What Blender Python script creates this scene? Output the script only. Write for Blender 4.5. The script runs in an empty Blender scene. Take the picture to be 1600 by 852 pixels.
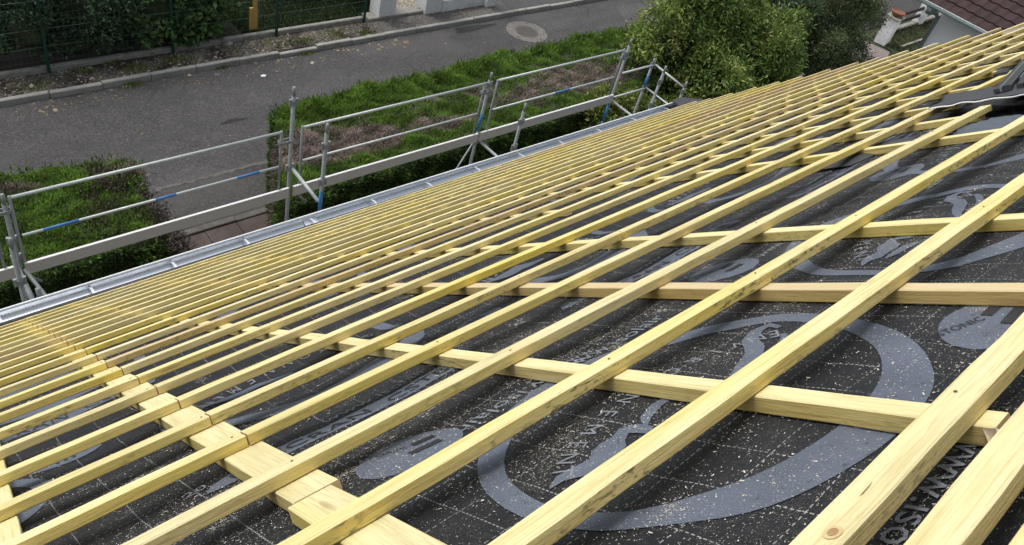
import bpy, math, random
import numpy as np
from mathutils import Matrix, Vector, noise as mnoise
random.seed(7); rng = np.random.default_rng(11)
C = bpy.context.scene.collection
S = bpy.context.scene

# ------------------------------------------------------------------ camera, sky, sun, exposure
Z0 = 10.3                                     # camera height over the street
CAMX = Vector((0.7472964, -0.6275037, 0.2186029))
CAMY = Vector((-0.2833870, -0.5985224, -0.7493082))
CAMF = Vector((0.6010324, 0.4980061, -0.6251000))
cam = bpy.data.cameras.new('camera'); co = bpy.data.objects.new('camera', cam); C.objects.link(co)
m = Matrix.Identity(4)
for i in range(3):
    m[i][0] = CAMX[i]; m[i][1] = -CAMY[i]; m[i][2] = -CAMF[i]
m[2][3] = Z0
co.matrix_world = m
cam.sensor_width = 36.0; cam.lens = 36.0 * 1249.15 / 1600.0
cam.shift_x = 0.0012; cam.shift_y = -0.0552
cam.clip_start = 0.02; cam.clip_end = 3000
S.camera = co
SUN_EL, SUN_AZ = math.radians(60), math.radians(-22)      # veiled sun over the street, to the left
w = bpy.data.worlds.new("World"); S.world = w; w.use_nodes = True
nt = w.node_tree; bg = nt.nodes['Background']
sky = nt.nodes.new('ShaderNodeTexSky'); sky.sky_type = 'NISHITA'; sky.sun_disc = False
sky.sun_elevation = SUN_EL; sky.sun_rotation = SUN_AZ
sky.air_density = 1.0; sky.dust_density = 4.0; sky.ozone_density = 1.0; sky.altitude = 200
hs = nt.nodes.new('ShaderNodeHueSaturation'); hs.inputs['Saturation'].default_value = 0.42
nt.links.new(sky.outputs[0], hs.inputs['Color']); nt.links.new(hs.outputs[0], bg.inputs['Color'])
bg.inputs['Strength'].default_value = 0.15
sd = bpy.data.lights.new('sun', 'SUN'); sd.energy = 0.85; sd.angle = math.radians(24); sd.color = (1.0, 0.965, 0.90)
so = bpy.data.objects.new('sun', sd); C.objects.link(so)
sv = Vector((math.sin(SUN_AZ) * math.cos(SUN_EL), math.cos(SUN_AZ) * math.cos(SUN_EL), math.sin(SUN_EL)))
so.rotation_euler = sv.to_track_quat('Z', 'Y').to_euler(); so.location = (0, 0, 60)
S.view_settings.view_transform = 'Standard'; S.view_settings.look = 'None'
S.view_settings.gamma = 1.0; S.view_settings.use_curve_mapping = False
S.view_settings.exposure = 0.42

# ------------------------------------------------------------------ helpers
def tag(o, label=None, cat=None, group=None, kind=None):
    if label: o['label'] = label
    if cat: o['category'] = cat
    if group: o['group'] = group
    if kind: o['kind'] = kind
    return o
def empty(name, loc=(0, 0, 0), rz=0, mat=None):
    o = bpy.data.objects.new(name, None); C.objects.link(o)
    o.empty_display_size = 0.1
    if mat is not None: o.matrix_world = mat
    else: o.location = loc; o.rotation_euler = (0, 0, rz)
    return o
class MB:
    def __init__(s): s.v = []; s.f = []; s.m = []; s.mi = 0
    def add(s, vs, fs):
        b = len(s.v); s.v += [tuple(p) for p in vs]; s.f += [tuple(b + i for i in f) for f in fs]; s.m += [s.mi] * len(fs)
    def box(s, x0, x1, y0, y1, z0, z1, rot=None, org=None, cham=0.0):
        if cham:
            c = cham; vs = []
            for x in (x0, x1):
                for (y, z) in ((y0 + c, z0), (y1 - c, z0), (y1, z0 + c), (y1, z1 - c), (y1 - c, z1), (y0 + c, z1), (y0, z1 - c), (y0, z0 + c)):
                    vs.append(Vector((x, y, z)))
            fs = [tuple(range(7, -1, -1))[::1], tuple(range(8, 16))] + [(i, (i + 1) % 8, 8 + (i + 1) % 8, 8 + i) for i in range(8)]
        else:
            vs = [Vector(p) for p in ((x0, y0, z0), (x1, y0, z0), (x1, y1, z0), (x0, y1, z0), (x0, y0, z1), (x1, y0, z1), (x1, y1, z1), (x0, y1, z1))]
            fs = [(3, 2, 1, 0), (4, 5, 6, 7), (0, 1, 5, 4), (1, 2, 6, 5), (2, 3, 7, 6), (3, 0, 4, 7)]
        if rot is not None:
            o_ = Vector(org or (0, 0, 0)); vs = [rot @ (v - o_) + o_ for v in vs]
        s.add(vs, fs); return s
    def prism(s, pts, z0, z1):
        n = len(pts); vs = [(p[0], p[1], z0) for p in pts] + [(p[0], p[1], z1) for p in pts]
        s.add(vs, [tuple(range(n - 1, -1, -1)), tuple(range(n, 2 * n))] + [(i, (i + 1) % n, n + (i + 1) % n, n + i) for i in range(n)]); return s
    def tube(s, pts, r, n=10, cap=True, hollow=False):
        pts = [Vector(p) for p in pts]; rs = r if isinstance(r, (list, tuple)) else [r] * len(pts)
        rings = []; up = None
        for i, p in enumerate(pts):
            d = (pts[min(i + 1, len(pts) - 1)] - pts[max(i - 1, 0)]).normalized()
            if up is None:
                a = Vector((0, 0, 1)) if abs(d.z) < 0.9 else Vector((1, 0, 0)); up = (a - d * a.dot(d)).normalized()
            else: up = (up - d * up.dot(d)).normalized()
            q = d.cross(up)
            rings.append([p + (up * math.cos(2 * math.pi * k / n) + q * math.sin(2 * math.pi * k / n)) * rs[i] for k in range(n)])
        vs = [v for rg in rings for v in rg]; fs = []
        for i in range(len(pts) - 1):
            for k in range(n): fs.append((i * n + k, i * n + (k + 1) % n, (i + 1) * n + (k + 1) % n, (i + 1) * n + k))
        if cap: fs += [tuple(range(n - 1, -1, -1)), tuple(range(len(vs) - n, len(vs)))]
        s.add(vs, fs); return s
    def build(s, name, mat, parent=None, smooth=False, mw=None):
        me = bpy.data.meshes.new(name); me.from_pydata(s.v, [], s.f)
        for mm in (mat if isinstance(mat, (list, tuple)) else [mat]): me.materials.append(mm)
        if any(s.m): me.polygons.foreach_set('material_index', s.m)
        if smooth: me.polygons.foreach_set('use_smooth', [True] * len(me.polygons))
        me.update(); o = bpy.data.objects.new(name, me); C.objects.link(o)
        if parent: o.parent = parent
        if mw is not None: o.matrix_world = mw
        return o
def np_mesh(name, V, F, mat, parent=None, smooth=False, attr=None, mw=None):
    """V (n,3) array, F (m,k) array of same-size faces"""
    me = bpy.data.meshes.new(name); k = F.shape[1]
    me.vertices.add(len(V)); me.vertices.foreach_set('co', np.ascontiguousarray(V, dtype=np.float32).ravel())
    me.loops.add(F.size); me.loops.foreach_set('vertex_index', np.ascontiguousarray(F, dtype=np.int32).ravel())
    me.polygons.add(len(F)); me.polygons.foreach_set('loop_start', np.arange(0, F.size, k, dtype=np.int32))
    me.polygons.foreach_set('loop_total', np.full(len(F), k, dtype=np.int32))
    for mm in (mat if isinstance(mat, (list, tuple)) else [mat]): me.materials.append(mm)
    me.update(calc_edges=True)
    if smooth: me.polygons.foreach_set('use_smooth', [True] * len(F))
    if attr is not None:
        a = me.attributes.new('tint', 'FLOAT', 'FACE'); a.data.foreach_set('value', attr.astype(np.float32))
    me.validate()
    o = bpy.data.objects.new(name, me); C.objects.link(o)
    if parent: o.parent = parent
    if mw is not None: o.matrix_world = mw
    return o

# ------------------------------------------------------------------ materials
def srgb(c): return tuple((x / 12.92 if x <= .04045 else ((x + .055) / 1.055) ** 2.4) for x in c)
class G:
    def __init__(s, name, rough=.8, metal=0.0):
        s.mat = bpy.data.materials.new(name); s.mat.use_nodes = True; s.nt = s.mat.node_tree
        s.b = s.nt.nodes['Principled BSDF']; s.b.inputs['Roughness'].default_value = rough; s.b.inputs['Metallic'].default_value = metal
        s.tc = s.nt.nodes.new('ShaderNodeTexCoord')
    def N(s, t): return s.nt.nodes.new(t)
    def L(s, a, b): s.nt.links.new(a, b)
    def coords(s, scale=(1, 1, 1), kind='Object', loc=None):
        mp = s.N('ShaderNodeMapping'); mp.inputs['Scale'].default_value = scale
        s.L(s.tc.outputs[kind], mp.inputs['Vector'])
        if loc is not None: s.L(loc, mp.inputs['Location'])
        return mp.outputs[0]
    def noise(s, scale, vec=None, detail=4, rough=.6, dist=0, dim='3D'):
        n = s.N('ShaderNodeTexNoise'); n.inputs['Scale'].default_value = scale; n.inputs['Detail'].default_value = detail
        n.inputs['Roughness'].default_value = rough; n.inputs['Distortion'].default_value = dist
        s.L(vec if vec is not None else s.coords(), n.inputs['Vector']); return n.outputs['Fac']
    def vor(s, scale, vec=None, feat='F1', out='Distance', rnd=1.0):
        n = s.N('ShaderNodeTexVoronoi'); n.feature = feat; n.inputs['Scale'].default_value = scale; n.inputs['Randomness'].default_value = rnd
        s.L(vec if vec is not None else s.coords(), n.inputs['Vector']); return n.outputs[out]
    def ramp(s, fac, stops, interp='LINEAR'):
        r = s.N('ShaderNodeValToRGB'); r.color_ramp.interpolation = interp; e = r.color_ramp.elements
        while len(e) < len(stops): e.new(.5)
        for i, (p, c) in enumerate(stops):
            e[i].position = p; e[i].color = (c if isinstance(c, (tuple, list)) else (c, c, c)) + ((1,) if not isinstance(c, (tuple, list)) or len(c) == 3 else ())
        s.L(fac, r.inputs[0]); return r.outputs[0]
    def mix(s, fac, a, b, mode='MIX'):
        n = s.N('ShaderNodeMix'); n.data_type = 'RGBA'; n.blend_type = mode
        for sock, x in ((0, fac), (6, a), (7, b)):
            if isinstance(x, (int, float)): n.inputs[sock].default_value = x
            elif isinstance(x, (tuple, list)): n.inputs[sock].default_value = tuple(x) + ((1,) if len(x) == 3 else ())
            else: s.L(x, n.inputs[sock])
        return n.outputs[2]
    def math(s, op, a, b=None, clamp=False):
        n = s.N('ShaderNodeMath'); n.operation = op; n.use_clamp = clamp
        for i, x in enumerate((a, b)):
            if x is None: continue
            if isinstance(x, (int, float)): n.inputs[i].default_value = x
            else: s.L(x, n.inputs[i])
        return n.outputs[0]
    def sep(s, kind='Object'):
        n = s.N('ShaderNodeSeparateXYZ'); s.L(s.tc.outputs[kind], n.inputs[0]); return n.outputs
    def bump(s, h, strength=.3, dist=.01):
        n = s.N('ShaderNodeBump'); n.inputs['Strength'].default_value = strength; n.inputs['Distance'].default_value = dist
        s.L(h, n.inputs['Height']); s.L(n.outputs[0], s.b.inputs['Normal'])
    def color(s, c):
        if isinstance(c, (tuple, list)): s.b.inputs['Base Color'].default_value = tuple(c) + ((1,) if len(c) == 3 else ())
        else: s.L(c, s.b.inputs['Base Color'])
        return s.mat
    def attr(s, name):
        n = s.N('ShaderNodeAttribute'); n.attribute_name = name; return n.outputs['Fac']
    def rnd(s): return s.N('ShaderNodeObjectInfo').outputs['Random']

def wood_mat():
    g = G('treated_pine', .72)
    r = g.rnd()
    cb = g.N('ShaderNodeCombineXYZ'); g.L(g.math('MULTIPLY', r, 37.0), cb.inputs[0]); g.L(g.math('MULTIPLY', r, 91.0), cb.inputs[1]); cb.inputs[2].default_value = 3
    base = g.coords((1, 1, 1), loc=cb.outputs[0])
    grain = g.noise(1, g.coords((5, 170, 170), loc=cb.outputs[0]), 5, .65, .6)
    broad = g.noise(1, g.coords((2.2, 22, 22), loc=cb.outputs[0]), 4, .6, .4)
    tone = g.noise(1, g.coords((1.1, 5, 5), loc=cb.outputs[0]), 2, .5)
    col = g.ramp(broad, [(.22, (.60, .50, .215)), (.5, (.77, .69, .365)), (.80, (.85, .79, .50))])
    yel = g.mix(g.ramp(tone, [(.47, 0.0), (.74, .75)]), col, (.74, .65, .19))
    tan = g.mix(g.ramp(r, [(.80, 0.0), (.88, .65)], 'CONSTANT'), yel, (.60, .45, .27))
    col = g.mix(g.ramp(grain, [(.32, .75), (.50, 0.0)]), tan, (.52, .40, .16))
    # the sawn sides keep more of the yellow preservative and grey-green mould than the top
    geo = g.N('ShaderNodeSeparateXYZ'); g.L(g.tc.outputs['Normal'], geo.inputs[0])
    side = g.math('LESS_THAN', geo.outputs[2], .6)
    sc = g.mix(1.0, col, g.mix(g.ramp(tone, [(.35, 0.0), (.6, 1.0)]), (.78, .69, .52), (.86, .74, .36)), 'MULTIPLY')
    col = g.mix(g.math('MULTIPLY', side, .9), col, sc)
    sp = g.noise(1, g.coords((40, 130, 130), loc=cb.outputs[0]), 3, .7)
    pat = g.noise(1, g.coords((4.5, 12, 12), loc=cb.outputs[0]), 3, .6)
    mo = g.N('ShaderNodeAttribute'); mo.attribute_type = 'OBJECT'; mo.attribute_name = 'mould'
    mould = g.math('MULTIPLY', g.ramp(sp, [(.52, 0.0), (.62, 1.0)]), g.ramp(pat, [(.47, 0.0), (.57, 1.0)]))
    mould = g.math('MULTIPLY', mould, g.math('ADD', g.math('MULTIPLY', side, .66), .12))
    mould = g.math('MULTIPLY', mould, mo.outputs['Fac'])
    col = g.mix(mould, col, (.20, .17, .075))
    # knots
    kv = g.vor(1, g.coords((3.2, 17, 17), loc=cb.outputs[0]))
    kn = g.ramp(kv, [(.05, 1.0), (.11, .55), (.15, 0.0)])
    kn = g.math('MULTIPLY', kn, g.ramp(g.noise(1, g.coords((2.3, 3, 3), loc=cb.outputs[0]), 1), [(.52, 0.0), (.58, .8)]))
    col = g.mix(kn, col, (.30, .16, .06))
    dust = g.vor(160, base); dm = g.ramp(dust, [(.05, .5), (.12, 0.0)])
    col = g.mix(g.math('MULTIPLY', dm, g.math('SUBTRACT', 1.0, side)), col, (.42, .33, .15))
    hv = g.N('ShaderNodeHueSaturation'); g.L(col, hv.inputs['Color'])
    g.L(g.math('ADD', .93, g.math('MULTIPLY', g.math('FRACT', g.math('MULTIPLY', r, 5.7)), .16)), hv.inputs['Value'])
    g.L(g.math('ADD', .93, g.math('MULTIPLY', g.math('FRACT', g.math('MULTIPLY', r, 13.3)), .15)), hv.inputs['Saturation']); col = hv.outputs[0]
    g.bump(g.math('ADD', grain, g.math('MULTIPLY', sp, .7)), .55, .0022)
    return g.color(col)
def end_mat():
    g = G('pine_end_grain', .85)
    s_ = g.sep(); rr = g.math('SQRT', g.math('ADD', g.math('POWER', g.math('ADD', s_[1], .03), 2.0), g.math('POWER', g.math('ADD', s_[2], .05), 2.0)))
    rings = g.math('SINE', g.math('MULTIPLY', rr, 1500.0))
    return g.color(g.mix(g.ramp(rings, [(.3, 0.0), (1.0, .6)]), (.66, .50, .26), (.48, .31, .14)))
def membrane_mat():
    g = G('underlay_fabric', .62); g.b.inputs['Specular IOR Level'].default_value = .3
    s_ = g.sep(); u, v = s_[0], s_[1]
    n1 = g.noise(3.5, None, 4); n2 = g.noise(60, None, 3)
    col = g.ramp(n1, [(.3, (.0085, .0098, .0125)), (.7, (.015, .0168, .0205))])
    col = g.mix(g.ramp(n2, [(.45, 0.0), (.8, .5)]), col, (.038, .039, .042))
    wob = g.math('MULTIPLY', g.math('SUBTRACT', g.noise(2.0, None, 1), .5), .012)
    def line(co, period, off, half):
        t = g.math('FRACT', g.math('DIVIDE', g.math('ADD', g.math('ADD', co, off), wob), period))
        return g.math('LESS_THAN', g.math('ABSOLUTE', g.math('SUBTRACT', t, .5)), half / period)
    def dash(co, period, fill): return g.math('LESS_THAN', g.math('FRACT', g.math('DIVIDE', co, period)), fill)
    l1 = g.math('MULTIPLY', line(u, .108, .037, .0011), dash(v, .0095, .62))
    l2 = g.math('MULTIPLY', line(v, .117, .052, .0010), dash(u, .014, .55))
    ln = g.math('MAXIMUM', l1, l2)
    ln = g.math('MULTIPLY', ln, g.ramp(g.noise(9, None, 2), [(.36, .3), (.6, 1.0)]))
    col = g.mix(ln, col, (.33, .33, .32))
    dustf = g.math('MULTIPLY', g.ramp(g.vor(420, None), [(.12, 1.0), (.25, 0.0)]), g.ramp(g.noise(5, None, 3), [(.42, .0), (.62, .75)]))
    col = g.mix(dustf, col, (.34, .31, .24))
    rib = g.math('SINE', g.math('MULTIPLY', g.math('ADD', u, g.math('MULTIPLY', v, .0)), 1900.0))
    g.bump(g.math('ADD', g.math('MULTIPLY', rib, .25), g.noise(14, None, 4)), .35, .004)
    return g.color(col)
def print_mat(name, c):
    g = G(name, .6)
    s_ = g.sep()
    st = g.math('SINE', g.math('MULTIPLY', g.math('ADD', s_[0], g.math('MULTIPLY', s_[1], .35)), 900.0))
    col = g.mix(g.ramp(st, [(.55, 0.0), (.95, .35)]), c, tuple(min(1, x * 1.45) for x in c))
    col = g.mix(g.ramp(g.noise(7, None, 3), [(.4, 0.0), (.75, .6)]), col, tuple(x * .6 for x in c))
    col = g.mix(g.ramp(g.noise(55, None, 4, .8), [(.30, .75), (.42, 0.0)]), col, (.02, .022, .026))
    col = g.mix(g.math('MULTIPLY', g.ramp(g.vor(420, None), [(.12, 1.0), (.25, 0.0)]), g.ramp(g.noise(5, None, 3), [(.42, .0), (.62, .75)])), col, (.50, .47, .40))
    return g.color(col)
def asphalt_mat(name, a, b, patch=0.5, tintc=(1, 1, 1)):
    g = G(name, .92)
    n1 = g.noise(.35, None, 5, .6); n2 = g.noise(2.2, None, 4, .65); n3 = g.noise(45, None, 3, .8); sp = g.vor(38, None, 'F1', 'Color')
    sr = g.N('ShaderNodeSeparateColor'); g.L(sp, sr.inputs[0])
    col = g.ramp(n1, [(.32, a), (.68, b)])
    col = g.mix(g.ramp(n2, [(.4, 0.0), (.75, patch)]), col, tuple(x * .62 for x in a))
    col = g.mix(g.ramp(sr.outputs[0], [(.55, 0.0), (1.0, .42)]), col, tuple(min(1, x * 2.3) for x in b))
    col = g.mix(g.ramp(sr.outputs[1], [(.6, 0.0), (1.0, .6)]), col, tuple(x * .35 for x in a))
    col = g.mix(g.ramp(n3, [(.35, .4), (.6, 0.0)]), col, tuple(x * .5 for x in a))
    wn = g.noise(.9, g.coords((.12, 1.6, 1)), 3, .5)
    col = g.mix(g.ramp(wn, [(.40, .30), (.52, 0.0)]), col, tuple(x * .66 for x in a))
    col = g.mix(g.ramp(g.noise(.22, g.coords((1, 2.2, 1)), 3, .5), [(.52, 0.0), (.62, .35)]), col, tuple(min(1, x * 1.35) for x in b))
    ck = g.vor(.55, g.coords((1, 1, 1)), 'DISTANCE_TO_EDGE')
    ckm = g.math('MULTIPLY', g.ramp(ck, [(.0, 1.0), (.012, 0.0)]), g.ramp(g.noise(.5, None, 2), [(.52, 0.0), (.6, .6)]))
    col = g.mix(ckm, col, tuple(x * .4 for x in a))
    g.bump(g.math('ADD', n3, g.math('MULTIPLY', sr.outputs[0], .5)), .5, .01)
    return g.color(col)
def concrete_mat(name, a, b, moss=.3, scale=3.0):
    g = G(name, .9)
    n = g.noise(scale, None, 6, .7); n2 = g.noise(scale * 9, None, 4, .7)
    col = g.ramp(n, [(.3, a), (.7, b)])
    col = g.mix(g.ramp(n2, [(.3, .5), (.5, 0.0)]), col, tuple(x * .5 for x in a))
    col = g.mix(g.ramp(g.noise(scale * .9, g.coords((1, 1, 1.7)), 4), [(.52, 0.0), (.66, moss)]), col, (.07, .07, .03))
    g.bump(n2, .5, .01)
    return g.color(col)
def rubble_mat():
    g = G('verge_rubble', .95)
    vc = g.vor(26, None, 'F1', 'Color'); sc = g.N('ShaderNodeSeparateColor'); g.L(vc, sc.inputs[0])
    st = g.ramp(sc.outputs[0], [(.0, (.05, .04, .03)), (.5, (.11, .095, .078)), (.85, (.19, .17, .148)), (1.0, (.36, .33, .29))])
    n = g.noise(1.6, None, 5, .65)
    col = g.mix(g.ramp(n, [(.42, 1.0), (.56, 0.0)]), st, (.028, .020, .012))
    col = g.mix(g.ramp(g.noise(2.6, g.coords((1, 1, 1)), 4), [(.55, 0.0), (.64, .8)]), col, (.10, .10, .03))
    col = g.mix(g.ramp(g.noise(1.1, g.coords((1, 1, 3)), 3), [(.58, 0.0), (.7, .6)]), col, (.24, .215, .185))
    g.bump(g.math('ADD', g.vor(26, None), g.noise(14, None)), .9, .03)
    return g.color(col)
def leaf_mat(name, dark, mid, light, brown=None, bn=(.5, .6), bscale=1.2, rough=.55):
    g = G(name, rough)
    t = g.attr('tint')
    col = g.ramp(t, [(.0, dark), (.5, mid), (1.0, light)])
    col = g.mix(g.ramp(g.noise(1.6, None, 3), [(.35, .45), (.65, 0.0)]), col, dark)
    if brown: col = g.mix(g.ramp(g.noise(bscale, None, 4), [(bn[0], 0.0), (bn[1], .9)]), col, brown)
    g.b.inputs['Specular IOR Level'].default_value = .3
    g.color(col)
    tr = g.N('ShaderNodeBsdfTranslucent'); g.L(col, tr.inputs[0]); mx = g.N('ShaderNodeMixShader'); mx.inputs[0].default_value = .25
    g.L(g.b.outputs[0], mx.inputs[1]); g.L(tr.outputs[0], mx.inputs[2]); g.L(mx.outputs[0], g.nt.nodes['Material Output'].inputs['Surface'])
    return g.mat
def metal_mat(name, c, rough=.45, metal=.9, var=.25, scale=9.0):
    g = G(name, rough, metal)
    n = g.noise(scale, None, 5, .7)
    col = g.mix(g.ramp(n, [(.35, 0.0), (.7, var)]), c, tuple(x * .55 for x in c))
    n2 = g.vor(scale * 14, None); col = g.mix(g.ramp(n2, [(.06, var), (.16, 0.0)]), col, tuple(x * .5 for x in c))
    g.L(g.ramp(n, [(.3, max(0, rough - .1)), (.7, rough + .15)]), g.b.inputs['Roughness'])
    return g.color(col)
def plain(name, c, rough=.6, metal=0.0, var=.2, scale=8.0, bump=0.0):
    g = G(name, rough, metal); n = g.noise(scale, None, 5, .65)
    if bump: g.bump(n, bump, .01)
    return g.color(g.mix(g.ramp(n, [(.35, var), (.6, 0.0)]), c, tuple(x * .55 for x in c)))

M = {}
M['wood'] = wood_mat(); M['nail'] = metal_mat('nail_steel', (.16, .14, .12), .5, .6, .3, 80); M['end'] = end_mat(); M['memb'] = membrane_mat()
M['print'] = print_mat('grey_print', (.100, .120, .158)); M['printd'] = print_mat('light_print', (.19, .21, .235))
M['black_print'] = plain('black_print', (.022, .023, .027), .6)
M['road'] = asphalt_mat('road_asphalt', (.066, .0635, .062), (.094, .0905, .088))
M['walk'] = asphalt_mat('footway_asphalt', (.055, .052, .051), (.078, .073, .070))
M['drive'] = asphalt_mat('driveway_asphalt', (.062, .060, .061), (.082, .079, .078), .2)
M['gravelwalk'] = asphalt_mat('gritty_footway', (.09, .084, .076), (.14, .132, .12), .6)
M['patch'] = asphalt_mat('asphalt_patch', (.085, .082, .078), (.11, .105, .10), .2)
M['tar'] = asphalt_mat('old_tar', (.022, .021, .020), (.04, .038, .036), .2)
M['kerb'] = concrete_mat('kerb_concrete', (.27, .265, .24), (.42, .41, .37), .25)
M['edging'] = concrete_mat('edging_concrete', (.22, .21, .185), (.36, .35, .31), .5, 4.0)
M['roughstrip'] = concrete_mat('channel_concrete', (.085, .08, .074), (.17, .16, .148), .6, 9.0)
M['white_wall'] = concrete_mat('white_paint_on_concrete', (.66, .67, .66), (.86, .87, .86), .12, 1.6)
M['rubble'] = rubble_mat()

# ------------------------------------------------------------------ roof frame: u along the eaves, v down the slope, n off the batten tops
HN = 0.5050986
DV = Vector((0, 0.7349959, -0.6780716)); NV = Vector((0, 0.6780716, 0.7349959))
RM = Matrix.Identity(4)
for i in range(3):
    RM[i][0] = (1.0, 0, 0)[i]; RM[i][1] = DV[i]; RM[i][2] = NV[i]; RM[i][3] = -HN * NV[i]
RM[2][3] += Z0
BT, BW, CT = 0.027, 0.047, 0.031          # batten thickness and width, counter batten thickness
MZ = -(BT + CT) - 0.004
def cbline(v, k): return k[0] + k[1] * v
# counter battens: (u of the far edge at v=0, drift per metre, width, v from, v to)
CBS = [(-.052, .055, .088, .2, 7.12), (-.60, .03, .08, .2, 7.12), (.440, .036, .086, 1.33, 7.12), (.425, .036, .084, .25, 1.325),
       (1.022, 0, .044, .437, 7.12), (1.518, .006, .044, .2, 7.12), (2.000, .008, .044, .2, 7.12), (2.60, .02, .044, 3.0, 7.12),
       (3.262, -.01, .044, .3, 7.12), (3.752, -.012, .044, 1.45, 7.12), (4.245, 0, .044, 1.75, 7.12), (4.80, 0, .044, 1.83, 7.12),
       (5.43, 0, .044, 1.95, 7.12), (5.93, 0, .044, 2.0, 7.12), (6.43, 0, .044, 1.9, 7.12), (6.93, 0, .044, 1.9, 7.12), (7.43, 0, .044, 1.9, 7.12),
       (7.93, 0, .044, 2.3, 7.12), (8.43, 0, .044, 2.6, 7.12), (8.90, .02, .044, 2.9, 7.12)]
KB = {-2: .330, -1: .411, 0: .506, 1: .838, 2: 1.156, 3: 1.467, 4: 1.773, 5: 2.056, 6: 2.357, 7: 2.651, 8: 2.935, 9: 3.219, 10: 3.506, 11: 3.802,
      12: 4.099, 13: 4.392, 14: 4.684, 15: 4.980, 16: 5.276, 17: 5.575, 18: 5.878, 19: 6.185, 20: 6.492, 21: 6.799, 22: 7.106}

def batten_mesh(name, L, Wd, T, seed, wob=.0016, nails=()):
    """timber along local x, section y 0..-Wd, z 0..-T, slightly uneven"""
    r_ = random.Random(seed); n = max(2, int(L / .11)); c = .0022
    prof = [(-c, 0), (-Wd + c, 0), (-Wd, -c), (-Wd, -T + c), (-Wd + c, -T), (-c, -T), (0, -T + c), (0, -c)]
    vs = []; fs = []
    bow = r_.uniform(-.004, .004)
    for i in range(n + 1):
        x = L * i / n; t = i / n; by = bow * math.sin(math.pi * t)
        ey = r_.uniform(-wob, wob); ez = r_.uniform(-wob, 0) * .6; wy = r_.uniform(-wob, wob)
        for (y, z) in prof: vs.append((x, y + by + (ey if y > -Wd * .5 else wy), z + (ez if z > -T * .5 else 0)))
    for i in range(n):
        for k in range(8): fs.append((i * 8 + k, i * 8 + (k + 1) % 8, (i + 1) * 8 + (k + 1) % 8, (i + 1) * 8 + k))
    fs += [tuple(range(7, -1, -1)), tuple(range(n * 8, n * 8 + 8))]; nbf = len(fs)
    for nx_ in nails:                                  # nail heads driven just under flush
        if not (.02 < nx_ < L - .005) or r_.random() < .4: continue
        ny_ = -Wd * r_.uniform(.3, .7); b0 = len(vs); rr_ = .0025
        for z_ in (-.001, .0011):
            for q in range(7): vs.append((nx_ + rr_ * math.cos(q * .8976), ny_ + bow * math.sin(math.pi * nx_ / L) + rr_ * math.sin(q * .8976), z_))
        fs.append(tuple(b0 + 7 + q for q in range(7))); fs += [(b0 + q, b0 + (q + 1) % 7, b0 + 7 + (q + 1) % 7, b0 + 7 + q) for q in range(7)]
    me = bpy.data.meshes.new(name)
    me.from_pydata(vs, [], fs); me.materials.append(M['wood']); me.materials.append(M['end'])
    me.materials.append(M['nail']); mi = [0] * len(fs); mi[nbf - 1] = mi[nbf - 2] = 1; mi[nbf:] = [2] * (len(fs) - nbf); me.polygons.foreach_set('material_index', mi); me.update()
    o = bpy.data.objects.new(name, me); C.objects.link(o); return o
def place_roof(o, u, v, n, yaw=0.0, roll=0.0):
    o.matrix_world = RM @ Matrix.Translation((u, v, n)) @ Matrix.Rotation(yaw, 4, 'Z') @ Matrix.Rotation(roll, 4, 'X')
ORD = ['', 'first', 'second', 'third', 'fourth', 'fifth', 'sixth', 'seventh', 'eighth', 'ninth', 'tenth', 'eleventh', 'twelfth', 'thirteenth', 'fourteenth',
       'fifteenth', 'sixteenth', 'seventeenth', 'eighteenth', 'nineteenth', 'twentieth', 'twenty-first', 'twenty-second', 'twenty-third', 'twenty-fourth', 'twenty-fifth']
END = {10: 9.73, 11: 9.68, 12: 9.60, 13: 9.49, 14: 9.37, 15: 9.45, 16: 9.33, 17: 9.19, 18: 9.15, 19: 9.10, 20: 9.00, 21: 8.94, 22: 9.02}
GR = 'roof battens nailed across the slope'
def joint_u(v): return .440 + .036 * v - .030
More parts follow.
